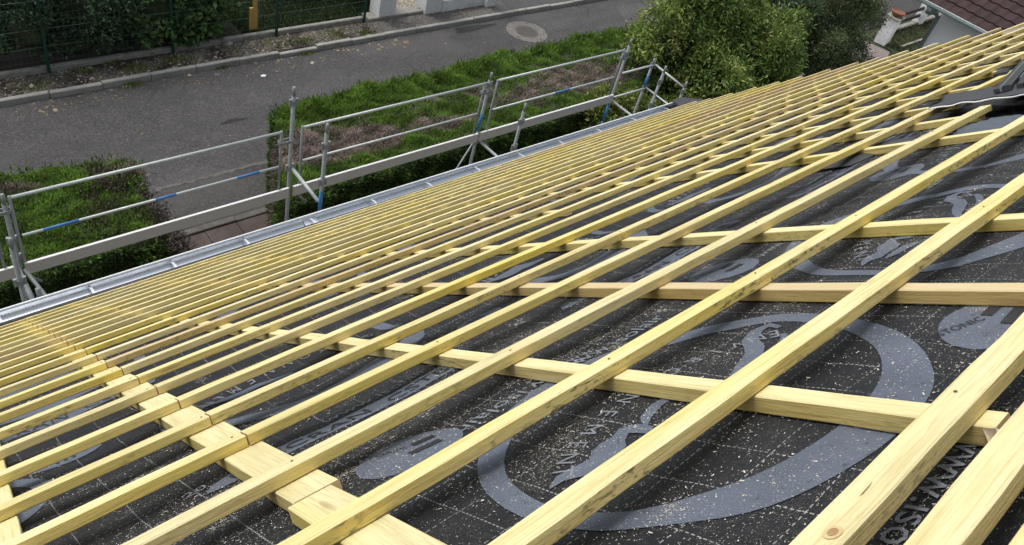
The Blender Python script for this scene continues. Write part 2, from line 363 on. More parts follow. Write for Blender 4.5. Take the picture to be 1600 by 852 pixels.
for k, v in KB.items():
    up = 23 - k
    segs = []
    ju = joint_u(v) + random.uniform(-.008, .008)
    far = END.get(k, 9.8)
    if k >= 4:
        segs.append((-2.6, ju, 'left-hand length of the %s batten up from the gutter, ending at the butt joints' % ORD[up]))
        segs.append((ju + .004, (5.36 if k >= 6 else 9.6), None))
        if k >= 6:
            j2 = 5.412 + random.uniform(-.012, .012); segs[-1] = (ju + .004, j2, None)
            segs.append((j2 + .003, far, 'far right-hand length of the %s batten up from the gutter, reaching the verge' % ORD[up]))
        a, b, _ = segs[1]
        segs[1] = (a, b, 'long middle length of the %s batten up from the gutter, pale yellow sawn timber' % ORD[up])
    elif k == 3: segs.append((-.6, 3.74, 'yellow batten whose right end slips under the turned-up black window flashing'))
    elif k == 2: segs.append((-.3, 3.70, 'mould-spotted yellow batten one row nearer than the one under the window flashing'))
    elif k == 1: segs.append((.1, 3.70, 'mould-spotted batten crossing the middle of the big grey printed ring'))
    elif k == 0: segs.append((.3, 3.70, 'broad pale batten with a round knot, nearest full row beside the big printed ring'))
    elif k == -1: segs.append((.35, 3.0, 'pale batten in the lower right corner, paired closely with the knotty batten'))
    else: segs.append((.45, 1.6, 'batten cut off by the bottom right corner of the picture, nearest of all'))
    for si, (a, b, lab) in enumerate(segs):
        nl = [c[0] - c[2] / 2 + c[1] * v - a + random.uniform(-.012, .012) for c in CBS if c[3] < v < c[4]]
        if k >= 4 and si < 2: nl += [(b - a - .02) if si == 0 else .02]
        o = batten_mesh('roof_batten', b - a, BW + random.uniform(-.002, .002), BT + random.uniform(-.001, .001), k * 7 + si, nails=nl)
        dv = random.uniform(-.004, .004) if k >= 4 and si != 1 else 0
        place_roof(o, a, v + dv, random.uniform(-.0008, .0), random.uniform(-.0007, .0007))
        o['mould'] = {1: 1.4, 2: 1.45, 0: .8, -1: .4, 3: .5, 4: .5}.get(k, random.choice((.25, .5, .9, 1.1)))
        tag(o, lab, 'roof batten', GR)
nb = [o for o in bpy.data.objects if o.get('label', '').startswith('broad pale batten')][0]
def on_batten(name, pts, mat, z):
    mb = MB(); mb.add([(p[0], p[1], z) for p in pts], [tuple(range(len(pts)))]); o = mb.build(name, mat, nb); return o
kx, ky = .658 - .3, -.030
M['knot'] = plain('knot_wood', (.42, .27, .12), .7, 0, .6, 120); M['knot_rim'] = plain('knot_rim', (.66, .51, .25), .7, 0, .3, 90)
on_batten('knot', [(kx + .013 * math.cos(a * .3491), ky + .009 * math.sin(a * .3491)) for a in range(18)], M['knot_rim'], .0006)
on_batten('knot', [(kx + .0075 * math.cos(a * .3491), ky + .0052 * math.sin(a * .3491)) for a in range(18)], M['knot'], .0011)
on_batten('split', [(.428, -.022), (.437, -.0232), (.452, -.0225), (.466, -.0205), (.452, -.0213), (.438, -.0218)], plain('split_shadow_wood', (.20, .12, .05), .9), .0009)
cbl = ['wide board partly cut off at the left edge of the picture', 'counter batten just outside the left edge of the picture', 'wide counter batten under the row of butt joints, running down to the eaves',
       'short wide counter batten, upper end of the jointed board at lower left',
       'counter batten that ends with a torn white splinter under the nearest pair of battens', 'counter batten running level across the picture right of the big printed ring',
       'third narrow counter batten up the picture, tilting slightly towards the right edge', 'counter batten starting part-way down the slope in the wide gap before the window',
       'counter batten in front of the pleated grey cloth below the window flashing', 'counter batten running under the lower edge of the window flashing',
       'counter batten meeting the left corner of the window flashing', 'counter batten ending at the black block beside the window frame']
for i, (u0, dr_, wd, va, vb) in enumerate(CBS):
    o = batten_mesh('counter_batten', vb - va, wd, CT, 900 + i)
    o.matrix_world = RM @ Matrix.Translation((u0 - .002 + dr_ * va, va, -BT - .0012)) @ Matrix.Rotation(math.radians(90) - math.atan(dr_), 4, 'Z') @ Matrix.Translation((0, 0, 0))
    # local -y must point to -u : rotate about x would flip, so mirror the width by shifting
    o.matrix_world = RM @ Matrix.Translation((u0 - wd + dr_ * va, va, -BT - .0012)) @ Matrix.Rotation(math.radians(90) - math.atan(dr_), 4, 'Z')
    lab = cbl[i] if i < len(cbl) else 'far counter batten, %s in from the verge on the right' % ORD[len(CBS) - i]
    o['mould'] = {4: 1.1, 5: .3}.get(i, .6)
    tag(o, lab, 'counter batten', 'counter battens running down the slope')

# ------------------------------------------------------------------ underlay membrane
def sm(a, b, x): t = np.clip((x - a) / (b - a), 0, 1); return t * t * (3 - 2 * t)
cbu = sorted([c[0] - c[2] / 2 for c in CBS])
def mz(u, v):
    u = np.asarray(u, float); v = np.asarray(v, float)
    d = np.full(np.broadcast(u, v).shape, 9.0)
    for c in CBS:
        if c[3] > 1.33 and c[3] < 1.6 and c[0] < .5: pass
        inside = (v > c[3] - .15)
        dd = np.abs(u - (c[0] - c[2] / 2 + c[1] * v)) - c[2] / 2
        d = np.where(inside, np.minimum(d, np.maximum(dd, 0)), d)
    free = sm(0.0, .16, d)
    sag = -.010 * free * sm(0, .5, d + .1)
    wv = np.sin(2 * np.pi * (v - .10) / .296 + .9 * np.sin(u * 1.3) + .25 * u)
    amp = .015 * sm(1.5, 2.4, v) + .0035
    roll = amp * np.maximum(wv, -.3) ** 1 * free
    nz = .0025 * np.sin(9.1 * u + 4.3 * v) * np.sin(5.3 * v - 3.7 * u) + 0.0015 * np.sin(23 * u - 9 * v) * np.sin(17 * v + 5 * u)
    near_cl = sm(2.9, 3.6, u) * sm(2.6, 2.0, v) * .012 * np.sin(31 * v + 12 * np.sin(4 * u)) * np.sin(14 * u)
    return MZ + np.minimum(sag + roll + (nz + near_cl) * free, .024 * free)
uu = np.concatenate([np.arange(-2.8, -.6, .05), np.arange(-.6, 3.2, .014), np.arange(3.2, 9.75, .03)]); vv = np.concatenate([np.arange(-.6, 2.6, .014), np.arange(2.6, 7.31, .022)])
def verge_u(v): return 9.02 + np.clip((7.1 - v) * .19, 0, .75)
U, V_ = np.meshgrid(uu, vv)
Zm = mz(U, V_)
Um = np.minimum(U, verge_u(V_) - .02)
P3 = np.stack([Um, V_, Zm], -1).reshape(-1, 3)
nu, nv = len(uu), len(vv)
idx = np.arange(nu * nv).reshape(nv, nu)
F4 = np.stack([idx[:-1, :-1], idx[:-1, 1:], idx[1:, 1:], idx[1:, :-1]], -1).reshape(-1, 4)
memb = np_mesh('underlay_membrane', P3, F4, M['memb'], smooth=True, mw=RM)
tag(memb, 'black roofing underlay printed with grey rings and lettering, lying under the battens', 'underlay')

def print_strip(name, A, B, nseg, mat, label=None, k=3, lift=.0014):
    """A, B functions t->(u,v); ruled strip between them laid on the membrane"""
    ts = np.linspace(0, 1, nseg + 1); ks = np.linspace(0, 1, k + 1)
    pa = np.array([A(t) for t in ts]); pb = np.array([B(t) for t in ts])
    Q = pa[:, None, :] * (1 - ks)[None, :, None] + pb[:, None, :] * ks[None, :, None]
    z = mz(Q[..., 0], Q[..., 1]) + lift
    Pn = np.concatenate([Q, z[..., None]], -1).reshape(-1, 3)
    ix = np.arange(len(Pn)).reshape(nseg + 1, k + 1)
    F_ = np.stack([ix[:-1, :-1], ix[1:, :-1], ix[1:, 1:], ix[:-1, 1:]], -1).reshape(-1, 4)
    a_ = Pn[F_[:, 0]]; n_ = np.cross(Pn[F_[:, 1]] - a_, Pn[F_[:, 2]] - a_)
    if n_[:, 2].mean() < 0: F_ = F_[:, ::-1]
    o = np_mesh(name, Pn, F_, mat, parent=memb, smooth=True)
    if label: o['label'] = label
    return o
def ring(cx, cy, ru, rv, wd, rot=0.0, t0=0, t1=1, lab=None):
    def P_(t, s):
        a = 2 * math.pi * (t0 + (t1 - t0) * t)
        x = (ru - wd * .72 * s) * math.cos(a); y = (rv - wd * (1.42 if math.sin(a) < 0 else .95) * s) * math.sin(a)
        return (cx + x * math.cos(rot) - y * math.sin(rot), cy + x * math.sin(rot) + y * math.cos(rot))
    print_strip('printed_ring', lambda t: P_(t, 0), lambda t: P_(t, 1), 84, M['print'], lab)
def disc(cx, cy, ru, rv, mat=None, rot=0.0, name='printed_badge'):
    print_strip(name, lambda t: (cx + (t * 2 - 1) * ru, cy - rv * math.sqrt(max(0, 1 - (2 * t - 1) ** 2))),
                lambda t: (cx + (t * 2 - 1) * ru, cy + rv * math.sqrt(max(0, 1 - (2 * t - 1) ** 2))), 28, mat or M['print'], None, 8)
def poly(pts, mat, lift=.0022, name='printed_shape'):
    """centre-line polyline with widths [(u,v,w)...]"""
    P_ = np.array([(p[0], p[1]) for p in pts]); W_ = [p[2] for p in pts]
    T = np.gradient(P_, axis=0); T /= np.linalg.norm(T, axis=1)[:, None] + 1e-9; N_ = np.stack([-T[:, 1], T[:, 0]], -1)
    n = len(pts) - 1
    def f(sg):
        def g_(t):
            x = t * n; i = min(int(x), n - 1); r_ = x - i
            q = P_[i] * (1 - r_) + P_[i + 1] * r_; nn = N_[i] * (1 - r_) + N_[i + 1] * r_; ww = W_[i] * (1 - r_) + W_[i + 1] * r_
            return q + nn * ww * .5 * sg
        return g_
    print_strip(name, f(-1), f(1), n * 6, mat, None, 2, lift)
def text(s_, cu, cv, size, ang=0.0, mat=None, flip=False, lift=.0024, sx=1.0, name='printed_lettering', track=1.0):
    """lettering on the membrane; baseline along +u, tops down the slope unless flipped"""
    cur = bpy.data.curves.new('t', 'FONT'); cur.body = s_; cur.size = size; cur.align_x = 'CENTER'; cur.align_y = 'CENTER'; cur.resolution_u = 2; cur.space_character = track
    to = bpy.data.objects.new('t', cur); C.objects.link(to); dg = bpy.context.evaluated_depsgraph_get()
    me = bpy.data.meshes.new_from_object(to.evaluated_get(dg)); bpy.data.objects.remove(to)
    n = len(me.vertices)
    if not n: return
    co_ = np.empty(n * 3); me.vertices.foreach_get('co', co_); co_ = co_.reshape(-1, 3)
    x, y = co_[:, 0] * sx, co_[:, 1]
    if flip: x, y = -x, -y
    ca, sa = math.cos(ang), math.sin(ang)
    u_ = cu + x * ca - y * sa; v_ = cv + x * sa + y * ca
    z_ = mz(u_, v_) + lift
    me.vertices.foreach_set('co', np.stack([u_, v_, z_], -1).ravel())
    me.materials.clear(); me.materials.append(mat or M['printd']); me.update()
    o = bpy.data.objects.new(name, me); C.objects.link(o); o.parent = memb
    return o
def arc_text(s_, cx, cy, ru, rv, a0, a1, size, mat=None):
    cur_objs = []
    for i, ch in enumerate(s_):
        a = a0 + (a1 - a0) * i / (len(s_) - 1)
        px, py = cx + ru * math.cos(a), cy + rv * math.sin(a)
        tx, ty = -ru * math.sin(a) * (1 if a1 > a0 else -1), rv * math.cos(a) * (1 if a1 > a0 else -1)
        text(ch, px, py, size, math.atan2(ty, tx), mat, name='printed_letter')
DR = .04
for (rx, ry) in ((1.005, .925), (2.085, .965), (3.17, 1.21), (4.2, .9)):
    ring(rx, ry + .02, .412, .376 if rx < 1.1 else .36, .060, -.02, lab='large blue-grey printed ring crossed by the nearest battens' if rx < 1.1 else None)
    # motif inside the ring
    poly([(rx - .335, ry + .045, .004), (rx - .305, ry + .052, .022), (rx - .275, ry + .040, .036), (rx - .24, ry + .036, .030), (rx - .215, ry + .040, .05), (rx - .185, ry + .048, .048), (rx - .17, ry + .052, .028), (rx - .145, ry + .06, .026), (rx - .13, ry + .045, .028), (rx - .125, ry + .015, .022)], M['print'])
    poly([(rx - .285, ry + .012, .006), (rx - .25, ry + .004, .02), (rx - .20, ry - .004, .024), (rx - .17, ry - .02, .012)], M['print'])
    poly([(rx - .12, ry + .03, .004), (rx - .095, ry + .052, .022), (rx - .05, ry + .066, .024), (rx - .01, ry + .062, .02), (rx + .0, ry + .045, .014), (rx - .02, ry + .03, .016)], M['print'])
    poly([(rx + .04, ry - .03, .008), (rx + .09, ry - .005, .022), (rx + .14, ry + .012, .03), (rx + .20, ry + .028, .034), (rx + .235, ry + .05, .04), (rx + .27, ry + .085, .034), (rx + .315, ry + .098, .03), (rx + .345, ry + .085, .02), (rx + .335, ry + .055, .012)], M['print'])
    poly([(rx + .17, ry - .02, .006), (rx + .22, ry - .015, .018), (rx + .28, ry + .01, .02), (rx + .31, ry + .03, .01)], M['print'])
    arc_text('ENVIRONNEMENT', rx, ry, .325, .145, math.radians(20), math.radians(153), .050)
for (rx, ry) in ((-.25, 2.27), (.83, 2.30), (1.91, 2.33), (2.99, 2.33), (4.07, 2.36), (.3, 3.65), (1.38, 3.67), (2.46, 3.7), (3.5, 3.7)):
    ring(rx, ry, .405, .345, .060, .05)
    if ry < 3: arc_text('ENVIRONNEMENT', rx, ry, .325, .145, math.radians(20), math.radians(153), .050)
    poly([(rx - .28, ry + .07, .01), (rx - .2, ry + .06, .05), (rx - .1, ry + .085, .04), (rx, ry + .05, .03)], M['print'])
for (ex, ey) in ((.650, 1.360), (1.73, 1.40), (2.84, 1.43), (3.42, 1.60), (1.415, .595), (2.50, .62), (3.55, .66), (-.1, .6), (-.43, 1.35)):
    disc(ex, ey, .112, .088)
    text('SUSTONIC', ex - .045, ey + .055, .026, -.5, M['black_print'], lift=.003)
    print_strip('printed_arrow', lambda t: (ex - .01 + .07 * t, ey - .028), lambda t: (ex - .01 + .07 * t, ey - .008), 4, M['black_print'], None, 1, .003)
    print_strip('printed_arrow', lambda t: (ex + .02 + .05 * t, ey + .014), lambda t: (ex + .02 + .05 * t, ey + .034), 4, M['black_print'], None, 1, .003)
def banner(cu, cv, L_, H_=.072):
    cv2 = cv
    print_strip('printed_banner', lambda t: (cu - L_ / 2 + L_ * t, cv2 - H_ / 2 * math.sqrt(max(.0, 1 - max(0, (abs(2 * t - 1) - .93) / .07) ** 2))),
                lambda t: (cu - L_ / 2 + L_ * t, cv2 + H_ / 2 * math.sqrt(max(.0, 1 - max(0, (abs(2 * t - 1) - .93) / .07) ** 2))), 50, M['print'], None, 4)
    text('ECRAN  CSTB', cu, cv2 - .002, .058, 0, M['black_print'], lift=.0028, sx=L_ / .44, track=1.0)
    text('www.isolair', cu + .07, cv2 + .066, .05, 0, M['printd'], sx=1.25)
def badge(cu, cv):
    poly([(cu - .075, cv - .02, .004), (cu - .05, cv - .006, .045), (cu - .01, cv, .055), (cu + .04, cv, .055), (cu + .08, cv - .006, .04), (cu + .1, cv - .004, .03)], M['print'], .0018, 'printed_badge')
    for q in (-.012, .008, .028):
        poly([(cu + q - .004, cv + .017, .009), (cu + q + .004, cv - .017, .009)], M['black_print'], .003, 'printed_bar')
for j, (bu, bv) in enumerate(((.735, 1.705), (1.82, 1.690), (2.90, 1.72), (3.6, 1.75))):
    banner(bu, bv, .60)
for (bu, bv) in ((.425, 1.690), (1.47, 1.733), (2.22, 1.765), (3.30, 1.78), (.20, 2.47), (1.30, 2.03)):
    badge(bu, bv)
for (bu, bv) in ((.3, 3.05), (1.38, 3.08), (2.46, 3.1), (3.5, 3.1), (.85, 4.4), (2, 4.4), (3.1, 4.4)): banner(bu, bv, .60)
for (bu, bv) in ((.34, 1.722), (1.24, 1.60), (1.40, 1.56), (2.4, 1.7)):
    text('20', bu, bv, .042, 0, M['printd'], sx=1.2); text('1:5', bu + .015, bv - .042, .036, 0, M['printd'], sx=1.2)
for (bu, bv, fl) in ((.93, 1.335, True), (.83, .47, True), (1.75, .55, True), (2.7, .6, True), (1.20, 1.335, False)):
    text('www.isolair', bu, bv, .062, 0, M['printd'], flip=fl, sx=1.2)
for (bu, bv) in ((.30, 1.60), (1.1, 1.365), (.62, .55), (1.9, 1.36), (2.6, 1.2)):
    text('www', bu, bv, .05, 0, M['printd'], sx=1.1)

# sawdust and shavings on the membrane and the battens
def chips(n, ulo, uhi, vlo, vhi, size, clus):
    cu = rng.uniform(ulo, uhi, clus); cv = rng.uniform(vlo, vhi, clus); cs = rng.uniform(.015, .12, clus)
    which = rng.integers(0, clus, n); loose = rng.random(n) < .22
    u = np.where(loose, rng.uniform(ulo, uhi, n), cu[which] + rng.normal(0, 1, n) * cs[which])
    v = np.where(loose, rng.uniform(vlo, vhi, n), cv[which] + rng.normal(0, 1, n) * cs[which] * .7)
    z = mz(u, v) + .0022
    a = rng.uniform(0, 2 * np.pi, n); L_ = size * rng.lognormal(0, .45, n); W_ = L_ * rng.uniform(.15, .6, n)
    ca, sa = np.cos(a), np.sin(a); tl = rng.uniform(-.4, .4, n)
    vs = []
    for sx_, sy_ in ((-1, -1), (1, -.7), (.8, 1), (-.9, .6)):
        dx = sx_ * L_ / 2; dy = sy_ * W_ / 2
        vs.append(np.stack([u + dx * ca - dy * sa, v + dx * sa + dy * ca, z + dx * tl * .5 + np.abs(tl) * L_ * .3], -1))
    Vn = np.stack(vs, 1).reshape(-1, 3); return Vn
parts = [chips(52000, .2, 2.2, .3, 2.3, .0013, 170), chips(17000, .2, 2.2, .35, 1.7, .0020, 120), chips(42000, -.2, 3.8, 1.4, 4.2, .0022, 240), chips(14000, 2.0, 4.0, .5, 1.7, .0021, 80), chips(6000, 0, 8, 4, 7, .0045, 120)]
Vc = np.concatenate(parts); Fc = np.arange(len(Vc)).reshape(-1, 4)
M['dust'] = plain('sawdust', (.72, .68, .56), .9, 0, .3, 40)
sw = np_mesh('sawdust', Vc, Fc, M['dust'], mw=RM)
tag(sw, 'pale sawdust and shavings scattered over the black underlay', 'sawdust', kind='stuff')
# torn splinter on the cut end under the nearest battens
mb = MB(); mb.add([(.975, .452, -.032), (.976, .436, -.029), (.980, .420, -.046), (.978, .440, -.060), (.966, .444, -.050), (.962, .432, -.04)], [(0, 1, 2), (0, 2, 3), (0, 3, 4), (1, 5, 2), (5, 4, 3, 2)])
sp = mb.build('wood_splinter', plain('fresh_wood', (.72, .62, .46), .8), mw=RM); tag(sp, 'torn pale splinter of fresh wood beside the nearest crossing of battens', 'splinter')

# ------------------------------------------------------------------ roof window and its flashing at the right edge
M['lead'] = metal_mat('grey_flashing', (.060, .062, .068), .55, .2, .2)
M['frame'] = metal_mat('dark_grey_cladding', (.075, .078, .080), .38, .6, .15)
M['bright'] = metal_mat('near_white_edge', (.88, .89, .90), .45, .05, .1)
sk = empty('roof_window', mat=RM @ Matrix.Translation((4.2, 1.54, 0)))
tag(sk, 'dark grey clad roof window with a turned-up flashing, at the right edge of the roof', 'roof window')
def skp(mbld, name, mat, smooth=False):
    o = mbld.build(name, mat, None, smooth); o.parent = sk; o.matrix_parent_inverse = Matrix.Translation((-4.2, -1.54, 0)); return o
# apron sheet, gently curved, edge turned up
A = [(3.76, 1.69), (3.78, 1.57), (3.745, 1.42), (3.70, 1.29), (3.66, 1.1), (3.62, .9), (3.6, .6)]
B = [(4.215, 1.808), (4.20, 1.70), (4.19, 1.56), (4.14, 1.42), (4.12, 1.1), (4.1, .9), (4.1, .6)]
mb = MB(); cols = 14; rows = 36; vs = []
def lerp_l(Lst, t):
    x = t * (len(Lst) - 1); i = min(int(x), len(Lst) - 2); r_ = x - i
    return (Lst[i][0] * (1 - r_) + Lst[i + 1][0] * r_, Lst[i][1] * (1 - r_) + Lst[i + 1][1] * r_)
for i in range(rows + 1):
    t = i / rows; a = lerp_l(A, t); b = lerp_l(B, t)
    for j in range(cols + 1):
        s_ = j / cols; n_ = .004 + .020 * (1 - s_) ** 2 + .0025 * math.sin(t * 40 + s_ * 3) * (1 - s_) + .012 * math.exp(-((s_ - 1) / .12) ** 2) + .004 * math.sin(s_ * 7 + t * 5)
        vs.append((a[0] * (1 - s_) + b[0] * s_, a[1] * (1 - s_) + b[1] * s_, n_))
fs = [(i * (cols + 1) + j, i * (cols + 1) + j + 1, (i + 1) * (cols + 1) + j + 1, (i + 1) * (cols + 1) + j) for i in range(rows) for j in range(cols)]
mb.add(vs, fs); o = skp(mb, 'apron_flashing', M['lead'], True)
md = o.modifiers.new('t', 'SOLIDIFY'); md.thickness = .002
mb = MB(); pth = []
for i in range(rows + 1):
    t = i / rows; a = lerp_l(A, t); pth.append((a[0] - .002, a[1], .021 + .0025 * math.sin(t * 40) + .001 * math.sin(t * 170)))
mb.tube(pth, .0034, 6); skp(mb, 'flashing_edge', M['bright'], True)
# thin upstand band between the apron and the frame, then frame bars parallel to the lower sash edge
ang = math.atan2(.25, 1.09); Rz = Matrix.Rotation(ang, 3, 'Z'); og = (4.2, 1.54, 0)
mb = MB(); mb.box(4.2, 5.6, .3, 1.54, .004, .012, Rz, og); skp(mb, 'window_base', M['lead'])
mb = MB(); mb.box(3.99, 5.6, 1.522, 1.545, .012, .030, Rz, og, .003); mb.box(3.99, 5.6, 1.475, 1.512, .012, .038, Rz, og, .004)
mb.box(3.99, 5.6, 1.43, 1.455, .012, .034, Rz, og, .003); mb.box(3.99, 5.6, 1.385, 1.415, .012, .042, Rz, og, .004)
mb.box(3.99, 4.26, .35, 1.384, .012, .040, Rz, og, .003); skp(mb, 'sash_frame', M['frame'])
mb = MB(); mb.box(3.995, 5.58, 1.5125, 1.5215, .012, .034, Rz, og, .002); mb.box(4.21, 5.58, 1.456, 1.462, .012, .040, Rz, og, .002); skp(mb, 'frame_trim', metal_mat('worn_frame_edge', (.36, .37, .38), .35, .7, .2))
gm = G('window_glass', .04); gm.b.inputs['Metallic'].default_value = .0; gm.b.inputs['IOR'].default_value = 1.5
gm.color((.16, .18, .19)); gm.b.inputs['Specular IOR Level'].default_value = 1.0
mb = MB(); mb.box(4.262, 5.55, .36, 1.383, .030, .040, Rz, og); skp(mb, 'pane', gm.mat)
mb = MB(); mb.box(4.84, 5.0, 1.735, 1.80, -.02, .014, Rz, (4.84, 1.74, 0), .004)
o = mb.build('packing_block', plain('black_foam', (.035, .037, .042), .8), mw=RM); tag(o, 'small black packing block lodged between batten and window frame', 'block')
# pleated grey cloth of the window collar
M['cloth'] = plain('pleated_grey_cloth', (.085, .105, .13), .7, 0, .2, 20)
n1, n2 = 30, 22; vs = []
for i in range(n1 + 1):
    for j in range(n2 + 1):
        s_, t = i / n1, j / n2
        u_ = 3.27 + .33 * s_; v_ = 1.23 + .27 * t - .05 * s_
        z_ = MZ + .006 + .040 * math.sin(math.pi * s_) * math.sin(math.pi * t) + .011 * math.sin(s_ * 46 + 2 * math.sin(t * 5)) * math.sin(math.pi * t) + .004 * math.sin(t * 30 + s_ * 9)
        vs.append((u_, v_, min(z_, -.030)))
mb = MB(); mb.add(vs, [(i * (n2 + 1) + j, (i + 1) * (n2 + 1) + j, (i + 1) * (n2 + 1) + j + 1, i * (n2 + 1) + j + 1) for i in range(n1) for j in range(n2)])
o = mb.build('window_collar', M['cloth'], None, True, mw=RM); tag(o, 'crumpled pleated blue-grey collar cloth under the window flashing', 'cloth')
mb = MB(); vs = []
for i in range(25):
    for j in range(13):
        s_, t = i / 24, j / 12
        vs.append((3.02 + .5 * s_, 1.70 + .16 * t - .05 * s_, MZ + .006 + .018 * math.sin(math.pi * t) * (1 + .4 * math.sin(s_ * 9)) * math.sin(math.pi * s_)))
mb.add(vs, [(i * 13 + j, (i + 1) * 13 + j, (i + 1) * 13 + j + 1, i * 13 + j + 1) for i in range(24) for j in range(12)])
o = mb.build('folded_membrane_flap', M['lead'], None, True, mw=RM); tag(o, 'dark folded flap of membrane between the counter battens left of the window', 'membrane flap')

# ------------------------------------------------------------------ eaves: drip strip, gutter, brackets, house body
M['zinc'] = metal_mat('galvanised_zinc', (.60, .635, .67), .26, .95, .3, 4.0)
M['zincw'] = metal_mat('dull_zinc', (.62, .65, .69), .5, .6, .3, 6.0)
M['drip'] = metal_mat('gritty_drip_strip', (.045, .048, .058), .8, .1, .6, 30.0)
mb = MB()
nn = 60
vs = [];
for i in range(nn + 1):
    u_ = -2.8 + 11.9 * i / nn
    e = .006 * math.sin(u_ * 5.1) + .004 * math.sin(u_ * 13)
    vs += [(u_, 7.09, -.030), (u_, 7.20 + e, -.028), (u_, 7.335 + e, -.034), (u_, 7.350 + e, -.075)]
mb.add(vs, [(i * 4 + j, (i + 1) * 4 + j, (i + 1) * 4 + j + 1, i * 4 + j + 1) for i in range(nn) for j in range(3)])
o = mb.build('eaves_drip_strip', M['drip'], None, False, mw=RM); tag(o, 'narrow dark gritty drip strip between the lowest batten and the gutter', 'flashing')
md = o.modifiers.new('t', 'SOLIDIFY'); md.thickness = .002
gut = empty('rain_gutter', (0, 5.144, Z0 - 5.365)); tag(gut, 'half-round galvanised rain gutter along the eaves', 'gutter')
GX0, GX1, GR_, GS = -2.85, 9.22, .062, -.007
def gz(x): return GS * x
mb = MB(); ns = 14; vs = []
xs = np.linspace(GX0, GX1, 48)
for x in xs:
    for j in range(ns + 1):
        a = math.pi * j / ns; vs.append((x, GR_ * math.cos(a), gz(x) - GR_ * math.sin(a) * 1.15))
fs = [(i * (ns + 1) + j, i * (ns + 1) + j + 1, (i + 1) * (ns + 1) + j + 1, (i + 1) * (ns + 1) + j) for i in range(len(xs) - 1) for j in range(ns)]
mb.add(vs, fs); o = mb.build('trough', M['zinc'], gut, True); md = o.modifiers.new('t', 'SOLIDIFY'); md.thickness = .0012; md.offset = 1
mb = MB(); mb.tube([(x, GR_ + .004, gz(x) + .002) for x in xs], .0085, 8); mb.build('rolled_lip', M['bright'], gut, True)  # lip coloured near white, its bright line painted into the colour
mb = MB()
for i in range(ns): pass
mb.add([(GX1, GR_ * math.cos(math.pi * j / ns), gz(GX1) - GR_ * math.sin(math.pi * j / ns) * .95) for j in range(ns + 1)], [tuple(range(ns + 1))]); o = mb.build('end_cap', M['zincw'], gut); md = o.modifiers.new('t', 'SOLIDIFY'); md.thickness = .002
for bx in (-2.2, -1.52, -.83, -.14, .54, 1.22, 1.90, 2.58, 3.27, 3.98, 4.69, 5.38, 6.06, 6.74, 7.44, 8.14, 8.85):
    mb = MB(); vs = []; hw = .011
    pr = [(-.066, -.012), (-.064, .0015), (-.03, .0028), (.02, -.012), (.04, -.022), (.06, -.03)]
    z_ = gz(bx)
    for (y, z) in pr: vs += [(bx - hw, y, z_ + z), (bx + hw, y, z_ + z), (bx + hw, y, z_ + z - .003), (bx - hw, y, z_ + z - .003)]
    n = len(pr); fs = []
    for i in range(n - 1):
        for k in range(4): fs.append((i * 4 + k, (i + 1) * 4 + k, (i + 1) * 4 + (k + 1) % 4, i * 4 + (k + 1) % 4))
    fs += [(0, 1, 2, 3), ((n - 1) * 4 + 3, (n - 1) * 4 + 2, (n - 1) * 4 + 1, (n - 1) * 4)]
    mb.add(vs, fs); mb.build('bracket', M['zincw'], gut)
mb = MB(); mb.box(3.22, 3.30, -.079, .079, gz(3.2) - .079, gz(3.2) + .001); 
# soldered lap joint half way
vs = []
for x in (3.20, 3.34):
    for j in range(ns + 1):
        a = math.pi * j / ns; vs.append((x, (GR_ - .0015) * math.cos(a), gz(x) - (GR_ - .0015) * math.sin(a) * .95 + .0005))
mb = MB(); mb.add(vs, [(j, j + 1, ns + 2 + j, ns + 1 + j) for j in range(ns)]); mb.build('lap_joint', M['zincw'], gut, True)
# dark flashing at the corner of the verge
mb = MB(); mb.prism([(9.0, 4.93), (9.62, 4.80), (9.60, 5.02), (9.25, 5.23), (9.05, 5.22)], Z0 - 5.40, Z0 - 5.385)
o = mb.build('corner_flashing', M['lead']); tag(o, 'dark flashing sheet at the far end of the gutter', 'flashing')
# the house under the roof
hb = empty('house', (4, 2, 0)); tag(hb, 'pale rendered house under the battened roof the picture is taken from', 'house')
M['render'] = plain('cream_render', (.55, .52, .46), .9, 0, .15, 2, .3)
mb = MB(); 
x0, x1 = -2.7, 8.95
prof = [(-4.2, 0), (4.35, 0), (4.35, 4.75 + .55), (0.2, 9.2 + .45), (-4.2, 5.4)]
vs = [(x0, y, z) for y, z in prof] + [(x1, y, z) for y, z in prof]
vs = [(x - 4, y - 2, z) for x, y, z in vs]
mb.add(vs, [(4, 3, 2, 1, 0), (5, 6, 7, 8, 9)] + [(i, (i + 1) % 5, 5 + (i + 1) % 5, 5 + i) for i in (0, 1, 4)]); mb.build('wall', M['render'], hb)
mb = MB()
for fx in (0.5, 3.2, 5.9): mb.box(fx - 4, fx + 1.1 - 4, 2.352, 2.39, 1.0, 2.3)
mb.build('window', plain('dark_window', (.05, .06, .07), .2), hb)
mb = MB(); mb.box(-2.75, 9.0, 7.05 - .02, 7.08, -.20, -.075); 
o = mb.build('fascia_board', plain('painted_board', (.22, .18, .13), .7)); o.matrix_world = RM; o.parent = hb; o.matrix_parent_inverse = Matrix.Translation((-4, -2, 0))

